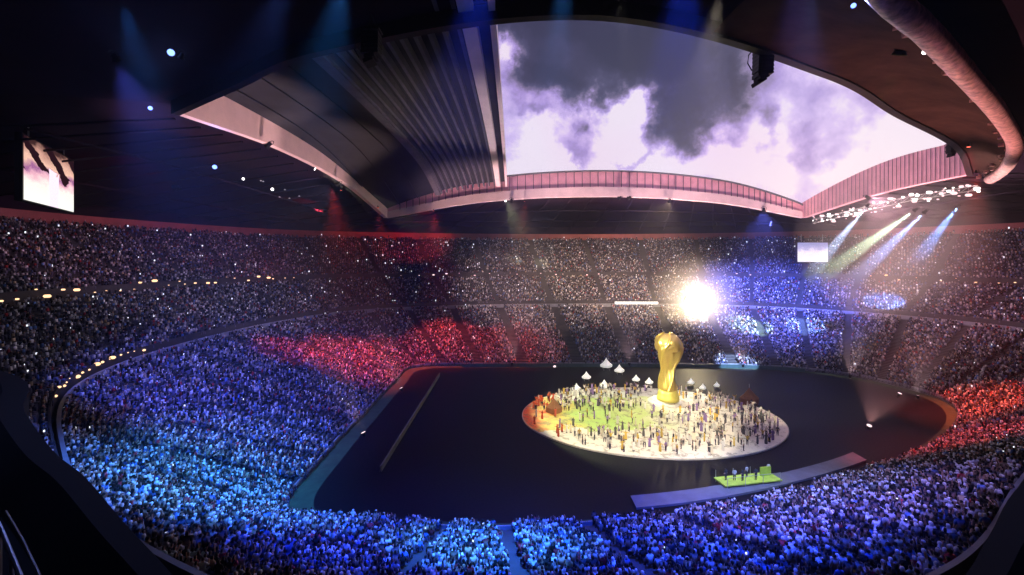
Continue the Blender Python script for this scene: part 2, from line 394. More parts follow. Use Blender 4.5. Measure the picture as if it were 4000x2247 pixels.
# ------------------------------------------------------------------ lamps
HOUS = None
def lamp(name, loc, target, col, power, ang, label, group=None, lens=E_white, size=1.0, blend=.6, radius=.4, vis=True, cat='spotlight'):
    loc = Vector(loc); d = (Vector(target)-loc).normalized(); q = d.to_track_quat('-Z', 'Y')
    r = empty(name, loc, label, cat, group); r.rotation_mode = 'QUATERNION'; r.rotation_quaternion = q; s = size
    m = MB(); m.lathe([(.32*s, .95*s), (.38*s, .9*s), (.42*s, .35*s), (.62*s, -.02*s), (.66*s, -.1*s)][::-1], seg=16); m.f.pop(); m.mi.pop(); m.f.pop(); m.mi.pop()
    m.lathe([(.33*s,.94*s),(.2*s,1.05*s)], seg=16); m.build('housing', M['black'], r, True)
    m = MB(); m.lathe([(.55*s, .10*s), (.58*s, .02*s)], seg=16); m.build('lens', lens, r)
    m = MB(); m.tube([(-.7*s,0,.3*s),(-.7*s,0,1.1*s),(-.3*s,0,1.5*s),(.3*s,0,1.5*s),(.7*s,0,1.1*s),(.7*s,0,.3*s)], .06*s, 6); m.build('yoke', M['black'], r)
    if power:
        ld = bpy.data.lights.new('spot', 'SPOT'); ld.color = col; ld.energy = power; ld.spot_size = math.radians(ang); ld.spot_blend = blend; ld.shadow_soft_size = radius
        lo = bpy.data.objects.new('lamp_light', ld); C.objects.link(lo); lo.parent = r; lo.location = (0,0,-.15*s)
    return r
BL = (.10,.22,1); CY = (.12,.50,1); VI = (.35,.22,1); RD = (1,.06,.05); WM = (1,.85,.62)
KW = 1000
# blue washes
SP = [
 ('spotlight',(-38,45,51),(-44,88,6),(.12,.14,1),400*KW,62,'spotlight on the left roof edge washing the left lower tier violet blue'),
 ('spotlight',(-30,36,52),(-36,64,6),(.04,.26,1),300*KW,34,'spotlight at the near-left roof corner throwing light blue on the left front rows'),
 ('spotlight',(-12,34,53),(-28,48,9),(.04,.30,1),320*KW,40,'spotlight under the near roof throwing cyan on the lower left rows'),
 ('spotlight',(-2,33,53),(-10,46,8),(.02,.06,1),360*KW,52,'spotlight under the near roof washing the bottom rows deep blue'),
 ('spotlight',(4,33,53),(-2,42,8),(.05,.34,1),330*KW,28,'spotlight above the bottom centre rows throwing cyan'),
 ('spotlight',(12,33,53),(16,45,8),(.02,.07,1),320*KW,58,'spotlight above the near right rows washing them blue'),
 ('spotlight',(20,33,53),(30,48,8),(.28,.22,.95),170*KW,44,'spotlight above the near right rows washing them lilac'),
 ('spotlight',(24,34,53),(42,50,9),(.28,.20,.7),130*KW,56,'spotlight under the near roof lighting the right rows dim violet'),
 ('spotlight',(-16,34,53),(-33,38,14),(.10,.22,1),120*KW,40,'spotlight under the near roof lighting the lower left parapet'),
]
for nm, l, t, c, p, a, lb in SP: lamp(nm, l, t, c, p, a, lb, 'blue wash spotlights under the near roof', E_blue, .6, 1.0)
SR = [
 ((-40,140,47),(-34,137,5),RD,260*KW,34,'red spotlight by the far left roof corner over the red corner crowd'),
 ((-43,118,49),(-54,112,10),RD,200*KW,26,'red spotlight farther along the left roof beam over the red left rows'),
 ((-43,112,49),(-40,122,6),RD,520*KW,46,'red spotlight on the left roof beam over the red left corner crowd'),
 ((-25,149,47),(-20,148,4),RD,380*KW,44,'red spotlight on the far roof beam over the red far left crowd'),
 ((4,149,50),(2,148,5),(1,.09,.06),300*KW,42,'red spotlight on the far roof beam beside the first red one'),
 ((90,91,48.5),(92,94,4),(1,.08,.03),560*KW,40,'red spotlight at the near end of the right roof beam over the red right crowd'),
 ((94,130,46),(104,124,7),(1,.08,.10),50*KW,26,'red spotlight nearest the far right roof corner'),
 ((74,76,50),(70,74,5),(1,.08,.10),260*KW,44,'dim red spotlight at the near right roof corner'),
]
for l, t, c, p, a, lb in SR: lamp('spotlight', l, t, c, p, a, lb, 'red spotlights on the roof beams', E_red, .5, 1.0)
# stage
SG = [((4,36,53),(4.5,95,.3),(1,.35,.08),110*KW,9,'orange spotlight on the near lip aimed at the left end of the stage'),
      ((16,36,52.5),(24,92,1),WM,330*KW,30,'warm white spotlight on the near lip aimed at the round stage'),
      ((26,36,52.5),(38,94,1),(1,.95,.9),380*KW,26,'white spotlight by the near lip aimed at the right of the stage'),
      ((-2,148,50),(20,96,1),(.9,1,.5),230*KW,26,'white spotlight on the far beam aimed at the left of the stage'),
      ((-42,100,51),(33,100,10),(1,.88,.55),620*KW,13,'amber spotlight on the left beam aimed at the gold trophy'),
      ((8,36,53),(34,101,10),(1,.92,.65),130*KW,11,'warm spotlight on the near lip aimed at the gold trophy')]
for l, t, c, p, a, lb in SG: lamp('spotlight', l, t, c, p, a, lb, 'stage spotlights on the roof edges', E_white, .6, .25)
# unseen uplights added at the pitch edge to turn the roof beams rose
SPK = [(l_, t_, p_*3.3, a_) for l_, t_, p_, a_ in [((0,136,1.5),(0,150,53),70*KW,70),((34,136,1.5),(34,150,54),80*KW,70),((66,134,1.5),(66,150,52),80*KW,70),((88,122,1.5),(95,125,51),80*KW,70),((90,104,1.5),(96,104,52),70*KW,60),((-26,110,1.5),(-45,104,53),50*KW,44),((-26,82,1.5),(-45,76,54),60*KW,34)]]
WH = ['at the far left of the pitch','behind the stage at the far touchline','at the far touchline right of the trophy','at the far right corner of the pitch','at the right end of the pitch','at the left of the pitch, farther one','at the left of the pitch, nearer one']
for (l, t, p, a), wh in zip(SPK, WH): lamp('uplight', l, t, (1,.62,.62), p, a, 'uplight '+wh+' added to light the roof beam rose', 'added rose uplights round the pitch', E_pink, .7, cat='uplight')
lamp('uplight', (12,132,1.5), (-4,92,56), (1,.75,.78), 130*KW, 34, 'uplight behind the stage added to brighten the pale edge rib of the sliding roof', 'added rose uplights round the pitch', E_pink, .7, cat='uplight')  # extra uplight, added only to brighten the pale edge rib
# uplights added to brighten the canopy rim and tip, then red wall lamps
lamp('uplight', (64,84,2), (60,60,50), (1,.45,.40), 150*KW, 62, 'uplight by the near right pitch edge added to light the canopy rim rose', 'added rose uplights round the pitch', E_pink, .7, cat='uplight')
lamp('uplight', (86,104,2), (91,87,48.5), (1,.85,.7), 60*KW, 14, 'uplight at the right pitch end added to light the canopy tip white', 'added rose uplights round the pitch', E_pink, .7, cat='uplight')
lamp('spotlight', (-60,150,47), (-100,160,42), (1,.07,.10), 14*KW, 110, 'red lamp on the left ceiling lighting the wall above the upper tier', 'red wall lamps', E_red)
lamp('spotlight', (-72,100,47), (-116,105,42), (1,.10,.20), 5*KW, 110, 'dim red lamp on the left ceiling by the big screen', 'red wall lamps', E_red)
lamp('spotlight', (-30,185,47), (-50,212,42), (1,.06,.06), 26*KW, 100, 'red lamp on the ceiling at the far left corner', 'red wall lamps', E_red)
# neutral crowd wash for far tiers
for k, (l, t, c, p, a) in enumerate([((0,149,50),(10,185,16),(.95,.60,.48),130*KW,90),((50,149,50),(50,190,18),(1,.68,.45),230*KW,90),((80,149,47),(88,164,18),(.14,.17,1),620*KW,96),
        ((-43,115,50),(-90,130,24),(.50,.36,.55),60*KW,100),((95,125,48),(140,135,24),(.75,.35,.50),90*KW,100),((-44,84,52),(-84,84,22),(.45,.40,.55),20*KW,100)]):
    lamp('floodlight', l, t, c, p, a, ['floodlight on the far beam left of centre facing the far crowd','floodlight on the far beam facing the crowd behind the trophy','violet blue floodlight at the far right roof corner',
       'dim floodlight on the left beam facing the left upper tier','dim mauve floodlight on the right beam facing the right tiers','dim floodlight on the left beam nearest the camera'][k], 'floodlights on the roof beams', E_warm, cat='floodlight')
# yellow-green light at near touchline platform
lamp('spotlight', (38,46,52), (33.5,67.5,1), (.75,1,.12), 40*KW, 15, 'lime spotlight aimed at the platform on the near touchline', None, emis('lime_lens',(.7,1,.2),4))
for k, (dx, dy) in enumerate(((1268,668),(1340,680))):
    t = D(dx, dy, 214); lamp('spotlight', (34+k*3,149,51), t, (1,.9,.45), 330*KW, 6, 'yellow spotlight on the far beam, '+('left' if k == 0 else 'right')+' one of the close pair', 'yellow spotlight pair', E_warm)
# visible roof lamps
for dx, dy, Y, l, s, lb in [(430,132,47,E_blue,.55,'bright blue-white lamp high on the dark left ceiling'),(378,272,62,E_blue,.45,'small blue-white lamp below the brighter one on the dark left ceiling'),
        (540,420,92,E_blue,.7,'blue lamp glowing under the left roof beam'),(2147,14,35,E_blue,.3,'blue-white lamp at the top edge of the brown canopy'),(2326,131,42,E_white,.35,'small white lamp on the brown canopy beside the rim'),
        (978,492,147,E_white,1.0,'small white lamp at the far left corner of the sliding roof'),(612,450,110,E_white,.5,'small white lamp right of the blue lamp under the left beam'),(685,476,118,E_white,.6,'white lamp farther right under the left beam')]:
    p = D(dx, dy, Y)
    if dx == 430: lamp('beam_light', p+Vector((.8,.3,-.4)), D(395,330,50), (.1,.15,1), 60*KW, 12, 'blue beam light beside the bright lamp high on the left ceiling', None, E_blue, .5, 1, .1, cat='beam light')
    r = lamp('ceiling_lamp', p, (0,0,EYE), (.2,.3,1), (6*KW if l is E_blue else 0), 60, lb, None, l, s, cat='lamp')
# small ceiling lamps below the left beam
_O2 = 'first second third fourth fifth sixth seventh eighth ninth tenth eleventh twelfth thirteenth fourteenth fifteenth sixteenth seventeenth eighteenth nineteenth twentieth twenty-first twenty-second'.split()
for k in range(22):
    dx = 500+k*12+random.uniform(-6,6); dy = 345+k*7+random.uniform(-14,50); p = D(dx, dy, 105+k*1.5)
    m = MB(); m.lathe([(.10,.25),(.28,0)][::-1], seg=8); o = m.build('ceiling_light', mat('dim_lens%d' % (k % 3), (.1,.1,.1), emit=(1,.85,.9), es=.35) if k < 3 else bpy.data.materials['dim_lens%d' % (k % 3)], None, loc=p)
    tag(o, 'tiny dim ceiling light, %s from the left in the cluster under the left roof beam' % (_O2[k]), 'ceiling light', 'dim ceiling lights under the left roof beam')
# ------------------------------------------------------------------ screens
def screenmat(seed, kind):
    m = bpy.data.materials.new('video_picture'); m.use_nodes = True; nt = m.node_tree; nt.nodes.clear(); q = NB(nt)
    e = q.n('ShaderNodeEmission'); o = q.n('ShaderNodeOutputMaterial'); nt.links.new(e.outputs[0], o.inputs[0])
    g = q.n('ShaderNodeTexCoord').outputs['UV']; s_ = q.n('ShaderNodeSeparateXYZ'); nt.links.new(g, s_.inputs[0])
    n1 = q.noise(g, 3.0+seed, 4, .6); U, V = s_.outputs[0], s_.outputs[1]
    vv = q.m('ADD', V, q.m('MULTIPLY', q.m('SUBTRACT', n1, .5), .5))
    if kind == 0:
        base = q.ramp(vv, [(0,(1,1,.93)),(.32,(1,.90,.84)),(.45,(.85,.45,.55)),(.55,(.35,.12,.30)),(.66,(.9,.55,.42)),(.85,(.55,.28,.22)),(.97,(.05,.02,.02))])
        st_ = q.m('SINE', q.m('ADD', q.m('MULTIPLY', U, 14), q.m('ADD', q.m('MULTIPLY', V, 12), q.m('MULTIPLY', n1, 5))))
        f = q.m('MULTIPLY', q.m('GREATER_THAN', st_, .35), q.m('GREATER_THAN', vv, .5)); base = q.mix(f, base, (.02,.006,.01,1))
        f2 = q.m('MULTIPLY', q.m('LESS_THAN', q.m('ABSOLUTE', q.m('SUBTRACT', U, .55)), .1), q.m('LESS_THAN', vv, .62)); base = q.mix(f2, base, (1,.85,.98,1))
    else:
        base = q.ramp(vv, [(0,(1,.97,1)),(.5,(.95,.85,1)),(.7,(.5,.45,.75)),(.95,(.3,.3,.6))])
    nt.links.new(base, e.inputs[0]); e.inputs[1].default_value = 1.15
    return m
def screen(p0, p1, z0, z1, label, mt):
    p0 = Vector(p0); p1 = Vector(p1); c = (p0+p1)/2; w = (p1-p0).length; h = z1-z0
    r = empty('video_screen', (c.x, c.y, z0), label, 'video screen'); r.rotation_euler.z = math.atan2(p1.y-p0.y, p1.x-p0.x)
    me = bpy.data.meshes.new('display'); me.from_pydata([(-w/2,-.02,0),(w/2,-.02,0),(w/2,-.02,h),(-w/2,-.02,h)], [], [(0,1,2,3)])
    uv = me.uv_layers.new(); uv.data.foreach_set('uv', [0,0,1,0,1,1,0,1]); me.materials.append(mt)
    o = bpy.data.objects.new('display', me); C.objects.link(o); o.parent = r
    m = MB(); m.box((0,.5,h/2), (w+.5,.9,h+.5)); m.build('cabinet', M['black'], r)
    m = MB()
    for x in (-w*.35, w*.35): m.tube([(x,.5,h+.2),(x,.5,h+3)], .12, 6)
    for x in np.linspace(-w/2, w/2, 7): m.tube([(x,.9,.2),(x,.9,h)], .1, 5)
    m.build('hanger', M['steel'], r)
screen((-75,72,0), (-86,92,0), 41.0, 51.0, 'large bright video screen hanging on the left under the roof', screenmat(0, 0))
screen((103.5,170,0), (114.5,170,0), 30.6, 37.6, 'small white-glowing video screen in the far right corner', screenmat(2, 1))
# ------------------------------------------------------------------ line array loudspeakers
def speaker_array(p, n, s, label, yaw=0, lift=3.0):
    r = empty('loudspeaker_array', p, label, 'loudspeakers', 'hanging loudspeaker arrays'); r.rotation_euler.z = yaw
    z = 0; x = 0; a = 0
    for k in range(n):
        a += math.radians(.3+(k > n*.6)*9)
        m = MB(); R = Matrix.Rotation(-a, 3, 'Y'); w = 1.5*s if k < n*.7 else .9*s
        m.box((x,0,z), (w, 1.3*s, .37*s), R, 0, .94); m.build('speaker_cabinet', M['black'], r)
        z -= .38*s*math.cos(a); x -= .38*s*math.sin(a)*1.7
    m = MB(); m.box((0,0,.4*s), (1.6*s,1.3*s,.15*s))
    m.tube([(-.5*s,0,.4*s),(0,0,lift)], .05, 5); m.tube([(.5*s,0,.4*s),(0,0,lift)], .05, 5)
    m.tube([(-.7*s,0,.4*s),(-1.4*s,0,-.4*s),(-1.5*s,0,-1.2*s),(-1.1*s,0,-1.9*s)], .06*s, 5)
    m.build('hanging_frame', M['black'], r)
speaker_array(D(1920,128,52), 9, 1.15, 'black curved loudspeaker array hanging against the bright sky', 0, 1.8)
speaker_array(D(2394,366,88), 7, .85, 'small black loudspeaker array hanging above the right beam', 0, 1.5)
speaker_array(D(935,90,45), 7, 1.1, 'dark loudspeaker array hanging in front of the sliding roof ribs', 0, 2.0)
# ------------------------------------------------------------------ stage
SC = Vector((27.6, 94.6, 0)); SA, SB = 25.6, 20.5; SH = .3
def stagemat():
    m = bpy.data.materials.new('printed_stage_floor'); m.use_nodes = True; nt = m.node_tree; nt.nodes.clear(); q = NB(nt)
    p = q.n('ShaderNodeBsdfPrincipled'); o = q.n('ShaderNodeOutputMaterial'); nt.links.new(p.outputs[0], o.inputs[0])
    co = q.n('ShaderNodeTexCoord').outputs['Object']; s_ = q.n('ShaderNodeSeparateXYZ'); nt.links.new(co, s_.inputs[0])
    n1 = q.noise(co, .16, 4, .6); n2 = q.noise(co, .55, 6, .75)
    x = q.m('ADD', s_.outputs[0], q.m('MULTIPLY', q.m('SUBTRACT', n1, .5), 26))
    k = q.ramp(q.m('DIVIDE', q.m('ADD', x, 28), 56), [(0,(.60,.07,.02)),(.10,(.72,.20,.04)),(.15,(.66,.50,.10)),(.3,(.38,.55,.14)),(.46,(.50,.58,.22)),(.58,(.70,.66,.52)),(.8,(.72,.70,.62)),(.97,(.75,.60,.52))])
    yb = q.m('ADD', s_.outputs[1], q.m('MULTIPLY', q.m('SUBTRACT', n1, .5), 16))
    k = q.mix(q.m('LESS_THAN', yb, -8.5), k, (.72,.66,.56,1))
    k = q.mix(q.m('GREATER_THAN', yb, 12), k, (.62,.62,.58,1))
    k = q.mix(q.m('MULTIPLY', q.m('GREATER_THAN', n2, .55), .65), k, (.16,.15,.09,1))
    nt.links.new(k, p.inputs['Base Color']); p.inputs['Roughness'].default_value = .5
    return m
stg = empty('stage', SC, 'large round stage glowing cream, lime and orange in the middle of the dark floor', 'stage')
def ell(k, z, f=1, n=96): return Vector((SA*f*math.cos(2*PI*k/n), SB*f*math.sin(2*PI*k/n), z))
m = MB(); m.grid([[ell(k, z, f) for k in range(96)] for f, z in ((1.0,.02),(1.0,SH-.05),(.993,SH-.02))], closed=True); m.build('stage_side', mat('stage_skirt', (.45,.42,.36), .6), stg)
m = MB(); m.v = [Vector((0,0,SH))]+[ell(k, SH-.015, .993) for k in range(96)]; m.f = [[0,1+k,1+(k+1)%96] for k in range(96)]; m.mi = [0]*96; m.build('stage_deck', stagemat(), stg)
m = MB(); m.lathe([(3.6,.3),(3.6,.8),(2.8,.82),(2.8,1.3)], c=(5.8,8,0), seg=40); m.build('plinth', M['white'], stg)
# trophy (plain generic)
TP = Vector((33.8, 101.6, 1.25))
tr = empty('giant_trophy', TP, 'giant gold trophy towering over the round stage', 'trophy')
m = MB(); m.lathe([(2.3,0),(2.35,.7),(2.15,.9),(2.2,1.5),(2.0,1.8),(1.95,2.3)], seg=40); m.build('base', M['goldd'], tr, True)
def flute(t, z): 
    w = min(1, max(0, (z-2)/3))*(1-min(1, max(0, (z-11)/2)))
    return 1+.24*w*math.cos(3*(t-z*.2)+.6)+.06*w*math.cos(8*t+z*.5)
prof = [(1.9,2.2),(1.75,3.0),(1.6,4.0),(1.4,5.0),(1.18,6.0),(1.1,6.9),(1.35,7.8),(1.8,8.7),(2.15,9.6),(2.5,10.5),(2.68,11.3),(2.72,12.0)]
m = MB(); m.lathe(prof, seg=64, fn=flute); m.build('stem', M['gold'], tr, True)
m = MB(); m.lathe([(2.75*math.cos(a), 11.9+2.5*math.sin(a)) for a in np.linspace(-.5, PI/2-.02, 14)], seg=48, fn=lambda t, z: 1+.03*math.cos(5*t+z)); m.build('globe', M['gold'], tr, True)
prof2 = prof+[(2.62,12.7),(2.2,13.5),(1.5,14.1),(.7,14.5)]
for j in range(3):
    m = MB(); m.tube([Vector(((r+.25-.3*max(0,(z-11.5)/3))*math.cos(j*2.094+z*.2-.2), (r+.25)*math.sin(j*2.094+z*.2-.2), z)) for r, z in prof2], [.2+.25*min(1, z/12)-.25*max(0,(z-12)/3) for r, z in prof2], 8); m.build('ribbon', M['gold'], tr, True)
# ------------------------------------------------------------------ glaring floodlight on the middle tier front
gp = D(1740, 757, 166)
gf = empty('glaring_floodlight', gp, 'blinding white-yellow floodlight glaring behind and right of the trophy', 'floodlight')
m = MB(); m.lathe([(1.4,-1.1),(2.3,-.4),(2.8,.3)][::-1] , seg=24); o = m.build('housing', M['black'], gf); o.rotation_euler = (-PI/2,0,0)
m = MB()
for a in range(0, 19):
    r_ = 0 if a == 0 else (1.0 if a < 7 else 1.95); an = (a*60 if a < 7 else (a-7)*30); 
    c_ = (r_*math.cos(math.radians(an)), -.85, r_*math.sin(math.radians(an))); m.lathe([(.46,-.05),(.46,.12)], seg=10)
    R = Matrix.Rotation(PI/2, 3, 'X')
    for i in range(len(m.v)-20, len(m.v)): m.v[i] = R @ m.v[i]+Vector(c_)
m.build('bulb_cluster', E_hot, gf)
m = MB(); m.tube([(0,.6,-1.5),(0,1.5,-3.5),(0,4,-4.2)], .25, 6); m.build('bracket', M['steel'], gf)
ld = bpy.data.lights.new('glare', 'POINT'); ld.energy = 38*KW; ld.color = (1,.80,.45); ld.shadow_soft_size = 1.6
lo = bpy.data.objects.new('lamp_light', ld); C.objects.link(lo); lo.parent = gf; lo.location = (0,-3.2,0)
def added_haze(loc, R, dens, label, fall=2.0):
    bm = bmesh.new(); bmesh.ops.create_icosphere(bm, subdivisions=3, radius=R); me = bpy.data.meshes.new('added_haze'); bm.to_mesh(me); bm.free()
    mt = bpy.data.materials.new('added_haze_volume'); mt.use_nodes = True; nt = mt.node_tree; nt.nodes.clear(); q = NB(nt)
    v_ = q.n('ShaderNodeVolumePrincipled'); v_.inputs['Color'].default_value = (1,.97,.92,1); o_ = q.n('ShaderNodeOutputMaterial'); nt.links.new(v_.outputs[0], o_.inputs['Volume'])
    co = q.n('ShaderNodeTexCoord').outputs['Object']; ln = q.n('ShaderNodeVectorMath', operation='LENGTH'); nt.links.new(co, ln.inputs[0])
    f = q.m('SUBTRACT', 1.0, q.m('DIVIDE', ln.outputs['Value'], R), clamp=True); f = q.m('MULTIPLY', q.m('POWER', f, fall), dens)
    f = q.m('MULTIPLY', f, q.m('ADD', .5, q.noise(co, .25, 3))); nt.links.new(f, v_.inputs['Density']); me.materials.append(mt)
    o = bpy.data.objects.new('added_haze', me); C.objects.link(o); o.location = loc; return tag(o, label, 'added_haze', None, 'stuff')
HALO = added_haze(gp+Vector((0,-2.5,0)), 19, .06, 'thin haze ball added to give the glaring floodlight its halo')  # haze ball added to stand in for the lens glow round the lamp
# LED ribbon left of it, on the middle tier parapet
p = D(1601, 762, 166); m = MB(); m.box((0,0,0), (15.2,.3,.75)); o = m.build('led_ribbon', E_led, None, loc=p)
tag(o, 'short straight white led ribbon left of the glaring floodlight', 'led ribbon')
# ------------------------------------------------------------------ concourse lights
def ring_pt(A, B, par, d, z):
    k = int((par % 16)/16*NL) % NL; n = B[k]-A[k]; n = n/np.linalg.norm(n); p = B[k]+n*d
    return Vector((p[0], p[1], z))
_o = 'first second third fourth fifth sixth seventh eighth ninth tenth eleventh twelfth thirteenth fourteenth fifteenth sixteenth seventeenth eighteenth nineteenth'.split()
def ordw(n):
    if n <= 19: return _o[n-1]
    t = {2:('twenti','twenty'),3:('thirti','thirty')}[n//10]; return t[0]+'eth' if n % 10 == 0 else t[1]+'-'+_o[n % 10-1]
bulb = MB(); bulb.lathe([(.28,-.3),(.42,0),(.28,.3)], seg=8); ob0 = None
def bulbs(pars, A, B, d, z, label, group, mt, jit=.5, scale=1):
    global ob0
    for qn, s in enumerate(sorted(pars)):
        p = ring_pt(A, B, s, d, z+random.uniform(-jit, jit))
        if ob0 is None: o = bulb.build('concourse_light', mt); ob0 = o
        else:
            o = ob0.copy(); C.objects.link(o)
        o.material_slots[0].link = 'OBJECT'; o.material_slots[0].material = mt
        o.location = p; k = scale*random.choice((.3,.42,.6,.85))*random.uniform(.7,1.2); o.scale = (k*1.5, k*1.5, k*.9)
        tag(o, label % ordw(qn+1), 'light', group)
bulbs([-1.05+i*.082+random.uniform(-.03,.03) for i in range(34)], LL, LM_, -.4, 25.6, 'small warm light, %s from the left in the left concourse row', 'warm lights along the left concourse', E_warm, .9)
bulbs([-1.3+i*.07+random.uniform(-.03,.03) for i in range(16)], LI, LL, .7, 15.8, 'small amber light, %s from the left on the parapet behind the blue crowd', 'amber lights on the left parapet', E_warm, .3, .8)
bulbs([6.1+i*.09+random.uniform(-.03,.03) for i in range(18)], LL, LM_, -.4, 25.4, 'small warm light, %s from the left in the right concourse row', 'warm lights along the right concourse', E_warm, .8, .8)
bulbs([2.6+i*.11+random.uniform(-.04,.04) for i in range(26)], LL, LM_, -.4, 25.4, 'tiny pale light, %s from the left in the far concourse row', 'pale lights along the far concourse', E_pink, .5, .8)
# right lighting truss full of pink white lamps
tt = empty('lighting_truss', D(2050,560,128), 'long curved lighting truss under the right roof beam', 'truss')
TL = [D(2045,562,128), D(2120,545,124), D(2200,525,120), D(2290,505,116), D(2370,492,112), D(2460,478,108)]
m = MB(); 
for dz in (0, 1.1): m.tube([p+Vector((0,0,dz))-tt.location for p in TL], .1, 5)
for i in range(len(TL)-1):
    for j in range(4):
        a = TL[i].lerp(TL[i+1], j/4)-tt.location; c = TL[i].lerp(TL[i+1], (j+1)/4)-tt.location
        m.tube([a, c+Vector((0,0,1.1))], .06, 4); m.tube([a, a+Vector((0,0,1.1))], .06, 4)
m.build('truss_frame', M['steel'], tt)
for k in range(100):
    t = random.random()*(len(TL)-1.001); i = int(t); p = TL[i].lerp(TL[i+1], t-i)+Vector((random.uniform(-.4,.4), -.4, random.uniform(-.9,1.9)))
    o = ob0.copy(); C.objects.link(o); o.name = 'truss_lamp'; o.location = p; s = random.choice((.3,.4,.6,.9))*random.uniform(.8,1.2); o.scale = (s*random.uniform(1,2.2),s,s)
    o.material_slots[0].link = 'OBJECT'; o.material_slots[0].material = E_pink if k % 3 else E_white
    tag(o, '%s %s lamp %s on the %s of the curved truss under the right beam' % ('tiny' if s < .37 else 'small' if s < .6 else 'large', 'pink' if k % 3 else 'white', 'low' if p.z < TL[i].lerp(TL[i+1], t-i).z+.3 else 'high', ['left end','left half','middle','right half','right end'][i]), 'lamp', 'lamps on the right lighting truss')
# blue beams from that truss
for k, (dx, dy, tx, ty, c, lbl) in enumerate([(2180,520,2080,640,(.45,.6,1),'wide pale blue'),(2300,530,2200,600,(.6,.9,.6),'greenish'),(2325,535,2230,625,(.25,.4,1),'blue'),(2410,520,2340,610,(.15,.35,1),'rightmost blue')]):
    lamp('beam_light', D(dx,dy,116-k*2), D(tx,ty,122), c, 1500*KW, 12, lbl+' beam light slung under the right lighting truss', 'beam lights under the right truss', E_blue, .8, .3, .15, cat='beam light')
added_haze(D(2235,600,118), 21, .008, 'faint haze added to show the slanting light beams under the right truss', .5)  # local haze added so the slanting beams stand out
# hanging blue beam lights far right of centre
for k, (dx, pw) in enumerate(((1940,24),(1880,20),(1800,15))):
    lamp('beam_light', D(dx, 566, 149), D(dx, 930, 160), (.15,.2,1), pw*KW, 8, ['brightest blue beam light pointing down from the far beam','middle blue beam light pointing down from the far beam','faint blue beam light pointing down from the far beam, nearest the trophy'][k], 'blue beam lights on the far beam', E_blue, .8, .3, .15, cat='beam light')
# ------------------------------------------------------------------ near balcony (dark foreground)
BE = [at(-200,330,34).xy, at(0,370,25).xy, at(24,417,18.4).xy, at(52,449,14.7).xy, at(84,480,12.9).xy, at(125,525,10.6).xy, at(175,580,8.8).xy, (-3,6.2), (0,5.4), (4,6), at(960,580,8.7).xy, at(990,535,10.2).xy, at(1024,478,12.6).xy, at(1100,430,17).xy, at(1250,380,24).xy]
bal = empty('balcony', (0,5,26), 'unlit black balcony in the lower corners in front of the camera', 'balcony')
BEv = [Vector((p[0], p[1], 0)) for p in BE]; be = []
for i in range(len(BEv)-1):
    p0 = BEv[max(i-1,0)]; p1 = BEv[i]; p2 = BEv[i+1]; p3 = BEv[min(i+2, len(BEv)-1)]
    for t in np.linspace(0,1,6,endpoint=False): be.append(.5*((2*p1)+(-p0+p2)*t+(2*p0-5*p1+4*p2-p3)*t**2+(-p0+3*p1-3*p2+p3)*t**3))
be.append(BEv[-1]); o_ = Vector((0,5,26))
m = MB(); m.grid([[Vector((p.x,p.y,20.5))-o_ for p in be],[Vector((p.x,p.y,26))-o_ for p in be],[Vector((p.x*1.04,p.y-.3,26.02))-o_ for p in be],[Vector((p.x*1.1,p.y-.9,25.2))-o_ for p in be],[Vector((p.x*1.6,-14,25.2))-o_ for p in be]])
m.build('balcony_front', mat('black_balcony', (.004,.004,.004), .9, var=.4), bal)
hr = empty('handrail', (-12,12,26), 'thin pale metal handrail in the bottom left corner', 'handrail')
m = MB(); pts = [at(-14,500,9.6), at(0,527,8.4), at(12,556,7.6), at(26,590,6.9)]
m.tube([p-hr.location for p in pts], .035, 8); m.tube([p-hr.location+Vector((.3,.1,-.28)) for p in pts], .02, 6); m.build('rail', M['steel'], hr)
m = MB()
for p in pts: m.tube([p-hr.location, Vector((p.x,p.y,25.2))-hr.location], .03, 6)
m.build('post', M['steel'], hr)
# ------------------------------------------------------------------ people
def skin_person(joints, edges, name, part_of, mats, sub=1):
    """one continuous body grown over a skeleton; part_of maps an edge to a material slot"""
    names = list(joints); me = bpy.data.meshes.new(name+'_skel')
    me.from_pydata([joints[n][0] for n in names], [(names.index(a), names.index(c)) for a, c in edges], [])
    o = bpy.data.objects.new(name+'_skel', me); C.objects.link(o)
    md = o.modifiers.new('skin', 'SKIN')
    for i, n in enumerate(names):
        r = joints[n][1]; r = r if isinstance(r, tuple) else (r, r); me.skin_vertices[0].data[i].radius = r
        me.skin_vertices[0].data[i].use_root = (n == 'pelvis')
    sb = o.modifiers.new('sub', 'SUBSURF'); sb.levels = sub; sb.render_levels = sub
    dg = bpy.context.evaluated_depsgraph_get(); dg.update(); out = bpy.data.meshes.new_from_object(o.evaluated_get(dg))
    out.name = name; bpy.data.objects.remove(o)
    out.materials.clear()
    for m_ in mats: out.materials.append(m_)
    J = {n: Vector(joints[n][0]) for n in names}
    for f in out.polygons:
        c = f.center; best = None
        for (a, b2) in edges:
            A_, B_ = J[a], J[b2]; ab = B_-A_; t = max(0, min(1, (c-A_).dot(ab)/max(1e-6, ab.length_squared))); d = (c-(A_+ab*t)).length
            if best is None or d < best[0]: best = (d, (a, b2))
        s = part_of.get(best[1], 0)
        if s == 2 and (best[1][1] == 'crown' or best[1][1] == 'head') and (c.z > J['head'].z+.04 or (c.y < J['head'].y-.02 and c.z > J['head'].z-.08)): s = 3
        f.material_index = s; f.use_smooth = True
    return out
